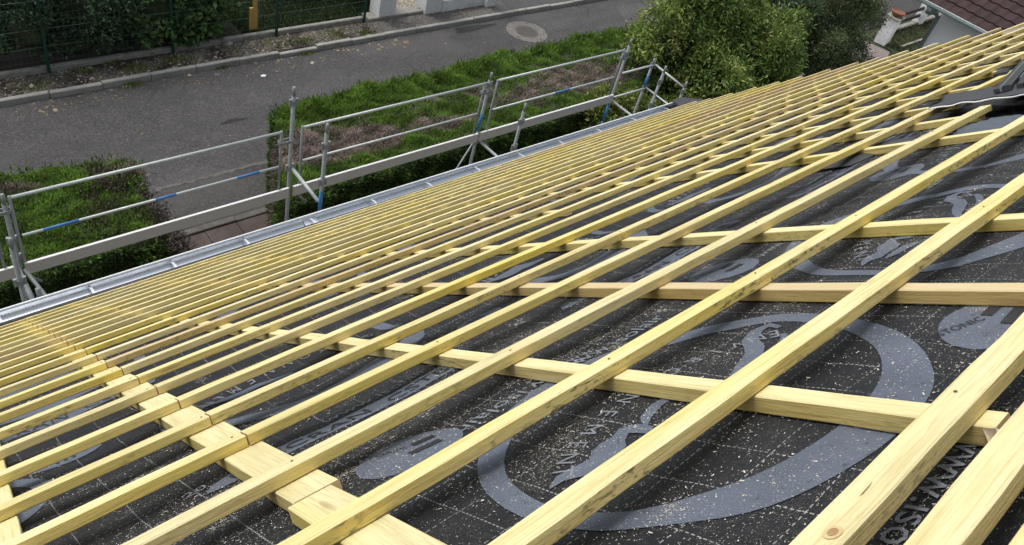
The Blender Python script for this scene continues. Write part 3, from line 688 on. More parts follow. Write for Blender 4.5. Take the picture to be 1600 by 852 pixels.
# ------------------------------------------------------------------ scaffold (outer plane y=7.0, inner y=6.3)
M['galv'] = metal_mat('galvanised_tube', (.30, .325, .32), .55, .4, .55, 14)
M['galvl'] = metal_mat('bright_alu_rail', (.55, .59, .57), .5, .3, .45, 12)
M['blue'] = plain('blue_paint_band', (.05, .19, .42), .5, 0, .3, 15)
M['toe'] = plain('toe_board_aluminium', (.50, .48, .46), .6, .15, .12, 3)
M['toetop'] = plain('toe_board_top_edge', (.72, .72, .70), .55, .1, .1, 5)
def tb(name, pts, r, parent, mat=None, off=None, n=10):
    mb = MB(); o_ = Vector(parent.location)
    mb.tube([Vector(p) - o_ for p in pts], r, n); return mb.build(name, mat or M['galv'], parent, True)
def standard(x, y, top, label, blue=None, wedges=()):
    p = empty('scaffold_standard', (x, y, 0)); tag(p, label, 'scaffold pole', 'upright scaffold poles along the eaves')
    tb('pole', [(x, y, 0), (x, y, top - .12)], .0242, p); tb('spigot', [(x, y, top - .125), (x, y, top)], .019, p)
    mb = MB(); mb.box(-.075, .075, -.075, .075, 0, .008); mb.tube([(0, 0, .008), (0, 0, .3)], .03, 10); mb.build('base_jack', M['galv'], p)
    if blue:
        for (a, b) in blue: tb('paint_band', [(x, y, a), (x, y, b)], .0250, p, M['blue'])
    for wz in wedges:
        mb = MB(); mb.tube([(0, 0, wz - .03), (0, 0, wz + .03)], .034, 10); mb.box(-.055, -.028, -.012, .012, wz - .045, wz + .05); mb.box(.028, .055, -.012, .012, wz - .045, wz + .05); mb.build('wedge_collar', M['galv'], p)
    return p
for x, y, top, lab, bl, wd in ((1.02, 7.0, 4.60, 'outer scaffold pole at the left edge of the picture', None, (4.0, 3.75)), (.90, 6.3, 4.66, 'inner scaffold pole at the left edge, nearer the gutter', None, (4.1,)),
    (4.07, 7.0, 5.14, 'tallest scaffold pole, standing in front of the end of the long hedge', None, (4.93, 3.97)), (4.10, 6.3, 5.08, 'inner scaffold pole with a blue painted foot just behind the gutter', ((3.7, 4.12),), (4.78, 4.25)),
    (7.16, 7.0, 4.70, 'scaffold pole with a blue band, second outer pole along the hedge', ((3.70, 4.0),), (4.5, 3.5)), (7.24, 6.3, 4.60, 'short-looking inner scaffold pole in front of the brown part of the hedge', None, (4.3, 3.85)),
    (10.16, 7.0, 4.73, 'outer scaffold pole where the toe board ends', ((3.1, 3.5),), (4.45, 3.5)), (10.32, 6.3, 4.59, 'inner scaffold pole near the far end of the gutter', None, (4.3, 3.85)),
    (11.02, 7.0, 4.20, 'last scaffold pole at the outer corner beside the yellowish bush', ((3.62, 3.86),), (4.08, 3.6)), (11.10, 6.28, 4.14, 'stub of scaffold pole at the corner of the roof', None, (3.95,))):
    standard(x, y, top, lab, bl, wd)
def guard(x0, x1, label, blues=(), hook=True):
    p = empty('guardrail_frame', (x0, 6.985, 3.45)); tag(p, label, 'guardrail', 'guardrail frames hooked between the scaffold poles')
    y = 6.985
    tb('top_rail', [(x0, y, 4.55), (x1, y, 4.55)], .0178, p, M['galvl'])
    tb('middle_rail', [(x0 + .04, y, 4.04), (x1 - .02, y, 4.04)], .0155, p, M['galvl'])
    tb('upright', [(x0, y, 4.57), (x0 + .01, y, 3.55), (x0 + .03, y, 3.45), (x0 + .12, y - .02, 3.36)], .015, p)
    tb('upright', [(x1, y, 4.57), (x1 - .01, y, 3.5)], .015, p)
    for (a, b) in blues: tb('paint_band', [(a, y, 4.04), (b, y, 4.04)], .0166, p, M['blue'])
    mb = MB()
    for (hx) in (x1 + .08,): mb.box(x1 - .03 - x0, x1 + .16 - x0, -.034, -.026, .93, .97); mb.box(x1 - .03 - x0, x1 + .16 - x0, .026, .034, .93, .97); mb.box(x1 + .155 - x0, x1 + .165 - x0, -.03, .03, .93, .97); mb.box(x1 - .035 - x0, x1 - .027 - x0, -.03, .03, .93, .97)
    mb.build('hook_bracket', M['galv'], p)
    return p
guard(-1.95, .90, 'guardrail frame leaving the picture at the left edge')
guard(1.07, 3.93, 'guardrail frame with blue bands, in front of the gap between the hedges', ((1.30, 1.64), (2.43, 2.66), (3.38, 3.66)))
guard(4.20, 7.06, 'guardrail frame in front of the near half of the long hedge')
guard(7.30, 10.04, 'guardrail frame with one blue band, in front of the far half of the long hedge', ((8.62, 8.95),))
for x0, x1, lab in ((-1.95, .98, 'toe board leaving the picture at the left edge'), (1.07, 4.05, 'toe board in front of the paved gap between the hedges'), (4.11, 7.13, 'toe board between the tallest pole and the blue banded pole'), (7.17, 10.13, 'far toe board ending at the outer pole')):
    p = empty('toe_board', (x0, 6.96, 3.53)); tag(p, lab, 'toe board', 'toe boards along the scaffold')
    mb = MB(); mb.box(0, x1 - x0, -.013, .013, 0, .148, cham=.002); mb.build('board', M['toe'], p)
    mb = MB(); mb.box(0, x1 - x0, -.0145, .0145, .1485, .156); mb.build('top_edge', M['toetop'], p)
def tube_thing(name, pts, r, label, cat, group=None, mat=None):
    o_ = Vector(pts[0]); mb = MB(); mb.tube([Vector(p) - o_ for p in pts], r, 10); o = mb.build(name, mat or M['galv'], None, True); o.location = o_; tag(o, label, cat, group)
CR = 'tubes tying the scaffold poles to each other'
tube_thing('cross_tube', [(4.09, 6.99, 3.97), (4.09, 6.33, 3.93)], .024, 'short cross tube slanting from the tallest pole to the blue footed pole', 'scaffold tube', CR, M['galvl'])
tube_thing('cross_tube', [(7.22, 6.99, 3.50), (7.26, 5.75, 3.48)], .022, 'cross tube running from the blue banded pole towards the gutter', 'scaffold tube', CR, M['galvl'])
tube_thing('cross_tube', [(10.2, 6.99, 3.52), (10.24, 5.75, 3.50)], .022, 'cross tube from the pole at the end of the toe board towards the gutter', 'scaffold tube', CR, M['galvl'])
tube_thing('brace_tube', [(7.13, 7.0, 3.52), (6.45, 6.95, 2.35)], .014, 'thin brace slanting down left from the blue banded pole', 'scaffold tube', CR)
tube_thing('end_rail', [(10.18, 6.98, 4.08), (11.06, 6.98, 4.08)], .019, 'short upper rail to the last scaffold pole', 'scaffold rail', CR, M['galvl'])
tube_thing('end_rail', [(10.18, 6.98, 3.60), (11.06, 6.98, 3.60)], .017, 'short lower rail to the last scaffold pole', 'scaffold rail', CR, M['galvl'])
tube_thing('side_rail', [(11.07, 6.98, 4.08), (11.10, 6.30, 4.02)], .019, 'upper return rail from the last pole to the roof corner', 'scaffold rail', CR, M['galvl'])
tube_thing('side_rail', [(11.07, 6.98, 3.60), (11.06, 5.9, 3.58)], .017, 'lower return rail running from the last pole behind the gutter', 'scaffold rail', CR, M['galvl'])
tube_thing('loose_tube', [(.95, 6.62, 3.97), (.98, 6.35, 3.72), (.99, 6.2, 3.62)], .026, 'open-ended tube slanting down between the two left-edge poles', 'scaffold tube', CR)
tube_thing('loose_tube', [(1.05, 6.9, 3.66), (1.14, 6.55, 3.50), (1.23, 6.45, 3.47)], .02, 'bent tube end just right of the left-edge poles', 'scaffold tube', CR)
tube_thing('loose_tube', [(1.05, 6.42, 3.82), (1.05, 6.40, 3.4)], .026, 'short upright tube stub beside the left-edge poles, above the gutter', 'scaffold tube', CR)

# ------------------------------------------------------------------ street and ground
def sheet(name, pts, z, mat, kind='structure', th=None):
    mb = MB()
    if th: mb.prism(pts, z - th, z)
    else: mb.add([(p[0], p[1], z) for p in pts], [tuple(range(len(pts)))])
    return tag(mb.build(name, mat), kind=kind)
def rect(x0, x1, y0, y1): return [(x0, y0), (x1, y0), (x1, y1), (x0, y1)]
g = G('grass_ground', .95); n = g.noise(1.2, None, 5); n2 = g.noise(22, None, 4, .7)
grd = g.color(g.mix(g.ramp(n2, [(.4, 0.0), (.7, .5)]), g.ramp(n, [(.35, (.025, .038, .012)), (.65, (.042, .060, .020))]), (.07, .078, .032)))
g.bump(n2, .8, .03)
g = G('garden_soil', .95); n = g.noise(1.0, None, 5); n2 = g.noise(30, None, 4, .75)
soil = g.color(g.mix(g.ramp(n2, [(.45, 0.0), (.75, .6)]), g.ramp(n, [(.42, (.020, .026, .011)), (.6, (.042, .031, .021))]), (.09, .075, .055)))
g.bump(n2, .8, .03)
sheet('ground', rect(-400, 600, -500, 500), -.02, grd)
sheet('road', rect(-60, 120, 11.70, 15.22), .0, M['road'])
sheet('footway', rect(-60, 120, 10.47, 11.70), .004, M['walk'])
# broken concrete channel between road and footway
def ragged(x0, x1, y0, y1, amp, step, seed):
    r_ = random.Random(seed); n = int((x1 - x0) / step)
    a = [(x0 + (x1 - x0) * i / n, y0 + r_.uniform(-amp, amp)) for i in range(n + 1)]
    b = [(x0 + (x1 - x0) * i / n, y1 + r_.uniform(-amp, amp)) for i in range(n, -1, -1)]
    return a + b
def ragged_strip(name, x0, x1, y0, y1, amp, step, seed, z, mat):
    pts = ragged(x0, x1, y0, y1, amp, step, seed); n = len(pts) // 2
    a = pts[:n]; b = pts[n:][::-1]
    vs = [(p[0], p[1], z) for p in a] + [(p[0], p[1], z) for p in b]
    mb = MB(); mb.add(vs, [(i, i + 1, n + i + 1, n + i) for i in range(n - 1)]); return tag(mb.build(name, mat), kind='structure')
ragged_strip('road_channel', -20, 30, 11.70, 11.78, .03, .07, 3, .008, M['roughstrip'])
# garden edging on our side and paving between the hedges
ed = MB(); r_ = random.Random(5); x = -6.0
while x < 14:
    L_ = 1.0; ed.box(x + .006, x + L_ - .006, 10.33, 10.47, -.02, .055 + r_.uniform(-.01, .01), cham=.012); x += L_
tag(ed.build('garden_edging', M['roughstrip']), 'weathered concrete edging along the near side of the footway', 'edging')
g = G('reddish_flagstones', .85); n = g.noise(1.7, None, 5); n2 = g.noise(12, None, 4)
fl = g.color(g.mix(g.ramp(n2, [(.4, 0.0), (.75, .5)]), g.ramp(n, [(.3, (.050, .036, .032)), (.55, (.085, .062, .055)), (.75, (.12, .10, .085))]), (.04, .036, .024)))
g.bump(n2, .4, .01)
pv = MB(); r_ = random.Random(8)
yy = 4.6
while yy < 10.2:
    xx = 2.2 + r_.uniform(-.3, .1)
    dy = .59
    while xx < 6.6:
        dx = r_.choice((.58, .88)); pv.box(xx + .006, xx + dx - .006, yy + .006, min(yy + dy, 10.32) - .006, -.02, .028 + r_.uniform(-.004, .004), cham=.004); xx += dx
    yy += dy
tag(pv.build('garden_paving', fl), kind='structure')
# far kerb, one stone per metre
kb = MB(); kr = random.Random(2)
for i in range(-14, 34):
    x = i * 1.0 + .42; dz = kr.uniform(-.02, .015); dyy = kr.uniform(-.02, .02)
    if i == 8: dz -= .05
    kb.box(x + .009, x + .991, 15.23 + dyy, 15.345 + dyy, -.1, .125 + dz, cham=.014)
tag(kb.build('kerb', M['kerb']), kind='structure')
sheet('verge', rect(-30, 11.25, 15.345, 16.02), .10, M['rubble'], th=.15)
sheet('footway_apron', rect(11.25, 15.9, 15.345, 15.93), .112, M['gravelwalk'], th=.15)
sheet('driveway', [(15.62, 15.345), (33.9, 15.345), (33.9, 30), (15.62, 30)], .104, M['drive'], th=.15)
sheet('garden_ground', rect(-30, 12.1, 16.16, 45), .11, soil, th=.15)
sheet('far_lawn', rect(7.9, 12.1, 16.16, 24), .113, grd)
# uneven rubble lumps and leaf litter on the verge and gutter of the road
def scatter(name, n, xr, yr, z, size, mat, lab, cat='litter', flat=.35, grp=None):
    xs_ = rng.uniform(*xr, n); ys_ = yr[0] + (yr[1] - yr[0]) * rng.random(n) ; s_ = size * rng.lognormal(0, .5, n)
    a = rng.uniform(0, 6.28, n); base = np.array([(-1, -1, 0), (1, -.8, 0), (.9, 1, 0), (-.8, .9, 0), (0, 0, 1)], float)
    V_n = []
    for b in base:
        dx, dy, dz = b[0] * s_, b[1] * s_ * .7, b[2] * s_ * flat * 2
        V_n.append(np.stack([xs_ + dx * np.cos(a) - dy * np.sin(a), ys_ + dx * np.sin(a) + dy * np.cos(a), z + dz], -1))
    Vn = np.stack(V_n, 1).reshape(-1, 3); k = np.arange(n) * 5
    F_ = np.concatenate([np.stack([k + i, k + (i + 1) % 4, k + 4], -1) for i in range(4)])
    o = np_mesh(name, Vn, F_, mat, attr=np.tile(rng.random(n), 4)); tag(o, lab, cat, kind='stuff'); return o
g = G('litter_tones', .9); lit = g.color(g.ramp(g.attr('tint'), [(0, (.05, .035, .02)), (.45, (.11, .09, .07)), (.8, (.22, .20, .165)), (1, (.42, .39, .34))]))
g = G('leaf_tones', .9); lvs = g.color(g.ramp(g.attr('tint'), [(0, (.10, .05, .02)), (.4, (.20, .16, .10)), (.8, (.26, .20, .08)), (1, (.45, .40, .30))]))
scatter('verge_stones', 2600, (-4, 11.3), (15.36, 16.0), .10, .014, lit, 'loose grit and small stones on the strip behind the kerb', 'gravel', .5)
scatter('pavement_grit', 2500, (11.2, 15.5), (15.36, 15.9), .112, .008, lit, 'grit on the pavement before the white pillars', 'gravel', .4)
scatter('leaf_litter', 420, (-2, 12), (14.7, 15.22), .001, .016, lvs, 'dead leaves and grit along the far road edge', 'leaves', .15)
scatter('leaf_litter', 160, (-2, 14), (12.5, 14.9), .001, .012, lvs, 'a few dry leaves scattered over the asphalt', 'leaves', .15)
o = MB().prism([(7.62, 14.57), (7.70, 14.54), (7.76, 14.60), (7.70, 14.64), (7.63, 14.63)], .0, .03).build('white_stone', plain('white_chip', (.75, .73, .68), .8)); tag(o, 'single small white stone lying on the asphalt', 'stone')
# concrete plinth of the mesh fence
pl = MB()
for i in range(-12, 5):
    x = 8.72 + (i - 0) * 2.52; 
    if x > 11: continue
    pl.box(x + .01, min(x + 2.51, 11.25), 16.03, 16.15, -.05, .21 + random.uniform(-.012, .012), cham=.02)
tag(pl.build('fence_plinth', M['edging']), 'low weathered concrete plinth under the green mesh fence', 'plinth')
M['green'] = plain('dark_green_coating', (.010, .055, .038), .45, 0, .2, 6)
M['wire'] = plain('green_grey_wire', (.10, .15, .13), .5, 0, .1, 6)
PXS = [-1.45, 1.07, 3.64, 6.2, 8.72, 11.22]
fe = empty('mesh_fence', (3.64, 16.0, 0)); tag(fe, 'dark green wire mesh fence along the far side of the street', 'fence')
for x in PXS:
    o = MB(); o.box(x - 3.64 - .03, x - 3.64 + .03, -.032, .0, .1, 1.80, cham=.006); o.build('post', M['green'], fe)
for a, b in zip(PXS, PXS[1:]):
    mbw = MB(); wr = .0033
    for zz in (.72, 1.12, 1.73): mbw.tube([(a - 3.64, -.016, zz), ((a + b) / 2 - 3.64, -.016, zz - .012), (b - 3.64, -.016, zz)], .0052 if zz > 1 else .0045, 5)
    for zz in (.25, .40, .56, .88, .98, 1.28, 1.42, 1.58):
        mbw.tube([(a - 3.64, -.016, zz), (b - 3.64, -.016, zz)], .0015, 4)
    nw = int((b - a) / .10)
    for k in range(1, nw): mbw.tube([(a - 3.64 + k * .10, -.016, .22), (a - 3.64 + k * .10, -.016, 1.72)], .0013, 4)
    mbw.build('wire_panel', M['wire'], fe)
# white gate pillars
def pillar(x0, x1, y0, y1, h, lab, grp='white painted gate pillars'):
    p = empty('gate_pillar', ((x0 + x1) / 2, (y0 + y1) / 2, 0)); tag(p, lab, 'pillar', grp); cx_, cy_ = (x0 + x1) / 2, (y0 + y1) / 2
    mb = MB(); mb.box(x0 - cx_, x1 - cx_, y0 - cy_, y1 - cy_, 0, h, cham=.015); mb.build('shaft', M['white_wall'], p)
    mb = MB(); mb.box(x0 - cx_ - .05, x1 - cx_ + .05, y0 - cy_ - .05, y1 - cy_ + .05, h + .001, h + .08, cham=.012); mb.build('cap', M['white_wall'], p)
pillar(11.66, 12.18, 15.97, 16.42, 1.5, 'white gate pillar next to the end of the green fence')
pillar(13.12, 13.68, 15.88, 16.38, 1.5, 'white gate pillar in the middle, at the end of the low white wall')
pillar(15.22, 15.58, 15.74, 16.2, 1.5, 'white gate pillar at the corner of the asphalt driveway')
o = MB().box(11.33, 13.10, 15.94, 16.30, -.05, .20, cham=.02).build('threshold', M['edging']); tag(o, 'worn concrete threshold between the first two white pillars', 'threshold')
o = MB().box(13.70, 15.20, 15.86, 16.12, -.05, .46, cham=.02).build('low_wall', M['white_wall']); tag(o, 'low peeling white wall between the second and third pillars', 'wall')
g = G('yellow_gravel', .95); vc = g.vor(24, None, 'F1', 'Color'); sc = g.N('ShaderNodeSeparateColor'); g.L(vc, sc.inputs[0])
gv = g.color(g.ramp(sc.outputs[0], [(0, (.12, .10, .075)), (.5, (.27, .235, .18)), (1, (.46, .42, .34))])); g.bump(g.vor(24, None), .8, .02)
sheet('gravel_path', rect(12.1, 13.75, 16.30, 24), .13, gv, th=.1)
sheet('planting_bed', rect(13.75, 15.6, 16.12, 20), .30, soil, th=.3)
mb = MB(); mb.box(13.9, 15.1, 16.55, 16.6, .3, .75); o = mb.build('wooden_panel', plain('brown_stained_board', (.06, .035, .022), .8)); tag(o, 'dark brown board behind the low white wall', 'board')
yb = empty('yellow_board', (8.32, 16.38, .11)); tag(yb, 'torn yellow board on a thin pole behind the mesh fence', 'board')
M['yellow'] = plain('faded_yellow_paint', (.62, .38, .07), .6, 0, .5, 6)
mb = MB(); mb.prism([(-.11, -.02), (.09, -.03), (.10, .02), (-.10, .03)], .05, .62); mb.prism([(-.02, -.02), (.085, -.03), (.09, .02), (-.01, .03)], .62, .95); mb.build('panel', M['yellow'], yb)
mb = MB(); mb.tube([(.13, 0, 0), (.14, 0, 1.4)], .012, 8); mb.build('pole', M['wire'], yb)

# manhole
mh = empty('manhole', (15.66, 14.33, .0)); tag(mh, 'round manhole cover set in a ring of pale setts in the asphalt', 'manhole')
g = G('pale_setts', .9); vc = g.vor(17, None, 'DISTANCE_TO_EDGE'); nn_ = g.noise(6, None, 4)
st = g.color(g.mix(g.ramp(vc, [(.02, 1.0), (.07, 0.0)]), g.ramp(nn_, [(.3, (.15, .142, .125)), (.7, (.26, .245, .22))]), (.05, .047, .04))); g.bump(vc, .6, .02)
def disc_mb(r0, r1, z, n=40, jag=0.0, squash=.97):
    mb = MB(); vs = []
    for i in range(n):
        a = 2 * math.pi * i / n; j = 1 + jag * math.sin(i * 2.3); vs += [(r0 * math.cos(a), r0 * squash * math.sin(a), z), (r1 * j * math.cos(a), r1 * j * squash * math.sin(a), z)]
    mb.add(vs, [(2 * i, 2 * i + 1, (2 * i + 3) % (2 * n), (2 * i + 2) % (2 * n)) for i in range(n)]); return mb
disc_mb(.335, .62, .006, jag=.02).build('sett_ring', st, mh)
mb = MB(); mb.tube([(0, 0, .001), (0, 0, .012)], .33, 36)
for k in range(-4, 5):
    w_ = math.sqrt(max(0, .28 ** 2 - (k * .06) ** 2))
    if w_ > .05: mb.box(-w_, w_, k * .06 - .012, k * .06 + .012, .0125, .016)
mb.build('iron_cover', metal_mat('worn_iron', (.13, .115, .10), .6, .5, .3), mh)
# tar stain, lighter repair fields
def blob(name, cx_, cy_, rx_, ry_, z, mat, seed, rot=0):
    r_ = random.Random(seed); n = 26; mb = MB(); ph = r_.uniform(0, 6)
    pts = []
    for i in range(n):
        a = 2 * math.pi * i / n; q = 1 + .22 * math.sin(3 * a + ph) + r_.uniform(-.12, .12)
        x_, y_ = rx_ * q * math.cos(a), ry_ * q * math.sin(a); pts.append((cx_ + x_ * math.cos(rot) - y_ * math.sin(rot), cy_ + x_ * math.sin(rot) + y_ * math.cos(rot), z))
    mb.add([(cx_, cy_, z)] + pts, [(0, i + 1, (i + 1) % n + 1) for i in range(n)]); return tag(mb.build(name, mat), kind='structure')
blob('road_patch', 14.2, 14.98, .75, .13, .004, M['tar'], 4); blob('road_patch', 6.32, 13.25, .30, .06, .004, M['tar'], 9)
sheet('road_patch', [(19.2, 13.35), (24, 12.9), (24, 14.7), (19.9, 14.75)], .005, M['patch'])
sheet('road_patch', [(16.6, 13.2), (19.1, 13.2), (19.2, 13.9), (17.0, 14.1)], .004, M['road'])

# ------------------------------------------------------------------ foliage
def leaves(P, D, L_, Wd, tint, name, mat, parent=None, curl=.25):
    """P base points, D direction unit vectors, folded quads"""
    n = len(P); R_ = rng.normal(0, 1, (n, 3)); S_ = np.cross(D, R_); S_ /= np.linalg.norm(S_, axis=1)[:, None] + 1e-9
    N_ = np.cross(S_, D)
    L2 = L_[:, None]; W2 = Wd[:, None]
    a = P; b = P + D * L2 * .45 + S_ * W2 * .5 + N_ * L2 * .06; c = P + D * L2 - N_ * L2 * curl; d_ = P + D * L2 * .45 - S_ * W2 * .5 + N_ * L2 * .06
    Vn = np.stack([a, b, c, d_], 1).reshape(-1, 3); k = np.arange(n) * 4
    F_ = np.concatenate([np.stack([k, k + 1, k + 2], -1), np.stack([k, k + 2, k + 3], -1)])
    return np_mesh(name, Vn, F_, mat, parent, attr=np.tile(tint, 2))
def unit(v): return v / (np.linalg.norm(v, axis=1)[:, None] + 1e-9)
def crown(lobes, n_clump, per, L_, Wd, spread, droop=.2, seed=1, up=.3):
    r_ = np.random.default_rng(seed); vol = np.array([l[3] * l[4] * l[5] for l in lobes]) ** (2 / 3); pr_ = vol / vol.sum()
    LB = np.array(lobes, float)
    if len(lobes) > 2:                                   # boughs that break the outline
        k_ = len(lobes) * 5; b_ = r_.choice(len(lobes), k_, p=pr_); dd = unit(r_.normal(0, 1, (k_, 3))); dd[:, 2] = np.abs(dd[:, 2]) * r_.choice([1, 1, -.4], k_)
        ex = np.concatenate([LB[b_, :3] + dd * LB[b_, 3:6] * .95, LB[b_, 3:6] * r_.uniform(.24, .46, (k_, 1))], 1)
        LB = np.concatenate([LB, ex]); vol = (LB[:, 3] * LB[:, 4] * LB[:, 5]) ** (2 / 3); vol[len(lobes):] *= 1.6; pr_ = vol / vol.sum()
    w_ = r_.choice(len(LB), n_clump, p=pr_)
    d_ = unit(r_.normal(0, 1, (n_clump, 3))); d_[:, 2] = np.where(d_[:, 2] < -.55, -d_[:, 2], d_[:, 2])
    rad = 1 - .33 * r_.random(n_clump) ** 1.7 + .10 * np.sin(d_[:, 0] * 9 + w_) * np.sin(d_[:, 1] * 8 + d_[:, 2] * 7)
    cen = LB[w_, :3] + d_ * rad[:, None] * LB[w_, 3:6]
    Pn = np.repeat(cen, per, 0) + r_.normal(0, 1, (n_clump * per, 3)) * spread
    out = np.repeat(d_, per, 0)
    D = unit(out * .7 + r_.normal(0, .6, Pn.shape) + np.array([0, 0, up - droop]))
    ln = L_ * r_.uniform(.6, 1.3, len(Pn)); wd_ = Wd * r_.uniform(.7, 1.2, len(Pn))
    t = np.clip(np.repeat(r_.normal(.48, .26, n_clump), per) + r_.normal(0, .16, len(Pn)), 0, 1)
    return Pn, D, ln, wd_, t
M['bark'] = plain('bark', (.075, .055, .038), .9, 0, .5, 12, .6)
def trunk(parent, base, tops, r0, name='trunk'):
    mb = MB()
    b = Vector(base); mid = b + Vector((.05, .03, .9))
    mb.tube([b, (b + mid) / 2 + Vector((.03, 0, 0)), mid], [r0, r0 * .85, r0 * .7], 9)
    mb.build(name, M['bark'], parent, True)
    mb = MB()
    for i, t in enumerate(tops):
        t = Vector(t); q = mid.lerp(t, .5) + Vector((random.uniform(-.1, .1), random.uniform(-.1, .1), .12)); mb.tube([mid - Vector((0, 0, .08)), q, t], [r0 * .5, r0 * .3, r0 * .08], 6)
    mb.build('limbs', M['bark'], parent, True)
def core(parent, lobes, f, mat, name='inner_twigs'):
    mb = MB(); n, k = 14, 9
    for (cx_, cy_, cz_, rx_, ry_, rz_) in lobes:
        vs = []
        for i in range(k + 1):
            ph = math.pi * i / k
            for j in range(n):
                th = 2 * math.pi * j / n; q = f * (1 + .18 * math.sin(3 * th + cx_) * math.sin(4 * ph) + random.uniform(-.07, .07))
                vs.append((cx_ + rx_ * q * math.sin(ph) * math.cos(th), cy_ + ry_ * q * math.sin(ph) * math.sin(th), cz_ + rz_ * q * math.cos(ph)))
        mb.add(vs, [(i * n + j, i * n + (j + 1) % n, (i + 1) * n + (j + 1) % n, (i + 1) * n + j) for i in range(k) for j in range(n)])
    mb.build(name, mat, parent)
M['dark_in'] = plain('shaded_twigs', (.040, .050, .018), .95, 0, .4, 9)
def plant(name, base, lobes, nc, per, L_, Wd, spread, mat, label, cat, seed, r0=.08, droop=.2, up=.3, f=.72, group=None):
    p = empty(name, base); tag(p, label, cat, group)
    lb = [(l[0] - base[0], l[1] - base[1], l[2] - base[2]) + tuple(l[3:]) for l in lobes]
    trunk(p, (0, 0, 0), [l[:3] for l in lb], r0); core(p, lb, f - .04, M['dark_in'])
    leaves(*crown(lb, nc, per, L_, Wd, spread, droop, seed, up), 'crown' if cat == 'tree' else 'foliage', mat, p)
    return p
M['leaf_yel'] = leaf_mat('yellowing_leaves', (.055, .095, .022), (.18, .28, .055), (.46, .52, .14), (.34, .27, .09), (.58, .72), 1.4)
M['leaf_blue'] = leaf_mat('blue_green_leaves', (.07, .11, .06), (.17, .25, .14), (.30, .40, .25))
M['leaf_dark'] = leaf_mat('dark_small_leaves', (.055, .08, .032), (.14, .18, .075), (.28, .32, .15))
M['leaf_deep'] = leaf_mat('deep_green_leaves', (.025, .055, .026), (.075, .135, .065), (.18, .26, .15))
M['leaf_big'] = leaf_mat('broad_soft_leaves', (.03, .075, .022), (.11, .20, .06), (.26, .38, .13))
M['leaf_lime'] = leaf_mat('lime_leaves', (.07, .11, .022), (.18, .24, .045), (.34, .36, .10))
plant('garden_bush', (15.2, 8.6, 0), [(14.8, 9.1, 2.5, .95, .9, 1.15), (16.0, 9.0, 2.8, 1.05, .9, 1.15), (15.3, 8.2, 2.0, 1.1, .9, 1.0), (16.8, 8.2, 2.0, 1.1, 1.0, 1.15), (18.0, 8.7, 2.0, 1.15, 1.0, 1.1), (17.3, 7.6, 1.2, 1.1, .9, 1.0), (15.8, 7.4, 1.2, 1.1, .8, 1.0), (14.6, 7.8, 1.3, .8, .8, .9), (17.2, 9.3, 2.6, 1.0, .8, 1.0)],
      2300, 30, .125, .046, .105, M['leaf_yel'], 'big rounded bush with yellowing drooping leaves beyond the end of the gutter', 'bush', 3, .09, .75, f=.66)
plant('garden_bush', (18.6, 10.0, 0), [(18.0, 10.0, 2.0, 1.3, 1.0, 1.25), (19.6, 10.0, 2.0, 1.3, 1.0, 1.2), (20.6, 9.6, 1.7, 1.0, 1.0, 1.3)], 1200, 16, .11, .045, .08, M['leaf_blue'], 'bluish green bush behind the big yellowing bush', 'bush', 5, .08, .1)
plant('garden_tree', (22.9, 9.1, 0), [(22.0, 9.2, 2.5, 1.25, 1.2, 1.3), (22.9, 9.2, 2.1, 1.25, 1.1, 1.4), (22.3, 8.6, 1.1, 1.2, 1.0, 1.0), (21.6, 8.8, 1.6, 1.2, 1.0, 1.1), (23.6, 9.4, 1.9, .9, .8, .9)], 2600, 18, .075, .03, .085, M['leaf_dark'], 'dark small-leaved tree standing beside the pink paved path', 'tree', 7, .11, .25)
plant('garden_shrub', (12.1, 8.2, 0), [(12.1, 8.25, 1.7, .7, .55, .8), (12.8, 8.1, 1.5, .6, .55, .8)], 380, 14, .11, .05, .06, M['leaf_lime'], 'lime green shrub seen between the last scaffold rails', 'shrub', 9, .05, .4)
plant('garden_shrub', (11.0, 7.9, 0), [(10.9, 7.9, .9, .7, .5, .8), (12.2, 7.3, .9, .9, .6, .9)], 420, 13, .09, .045, .06, M['leaf_yel'], 'low olive green shrub at the foot of the last scaffold poles', 'shrub', 10, .05, .3)
# shrubs behind the mesh fence
plant('garden_bush', (3.8, 17.2, .1), [(3.6, 17.1, 1.2, 1.1, .95, 1.2), (4.8, 16.85, 1.0, 1.2, .9, 1.1), (2.9, 16.8, .75, .8, .6, .75), (3.5, 16.32, 1.0, .6, .42, .6), (5.4, 16.6, .6, .9, .5, .6), (4.3, 16.5, .55, .9, .45, .55), (4.3, 17.4, 1.9, 1.6, .9, 1.0), (2.3, 17.9, 1.9, 1.2, .9, 1.1), (4.9, 17.9, 2.0, 1.3, .9, 1.0)], 3600, 16, .085, .05, .075, M['leaf_deep'], 'dark small-leaved bush behind the mesh fence at top left', 'bush', 12, .09, .2)
plant('garden_bush', (6.6, 17.1, .1), [(6.1, 16.7, .95, 1.1, .8, 1.05), (7.0, 16.7, .8, .8, .7, .95), (6.4, 16.45, .5, 1.0, .4, .5), (6.6, 17.4, 1.6, 1.2, .9, .9)], 1300, 11, .15, .12, .085, M['leaf_big'], 'broad-leaved bush right of the dark one, behind the mesh fence', 'bush', 14, .07, .3)
plant('garden_bush', (11.0, 18.6, .1), [(10.4, 18.3, .7, .9, .7, .75)], 420, 14, .07, .04, .06, M['leaf_deep'], 'clipped round bush on the lawn left of the first white pillar', 'bush', 16, .05, .0)
plant('garden_bush', (12.0, 17.6, .1), [(11.75, 17.3, .8, .45, .6, .8)], 240, 13, .07, .04, .05, M['leaf_blue'], 'narrow dark bush squeezed beside the first white pillar', 'bush', 17, .04, .0)
plant('garden_bush', (1.4, 17.0, .1), [(1.3, 17.2, .8, .8, .6, .7)], 300, 13, .08, .05, .06, M['leaf_lime'], 'small bush with yellow tips at the far left behind the fence', 'bush', 18, .04, .1)

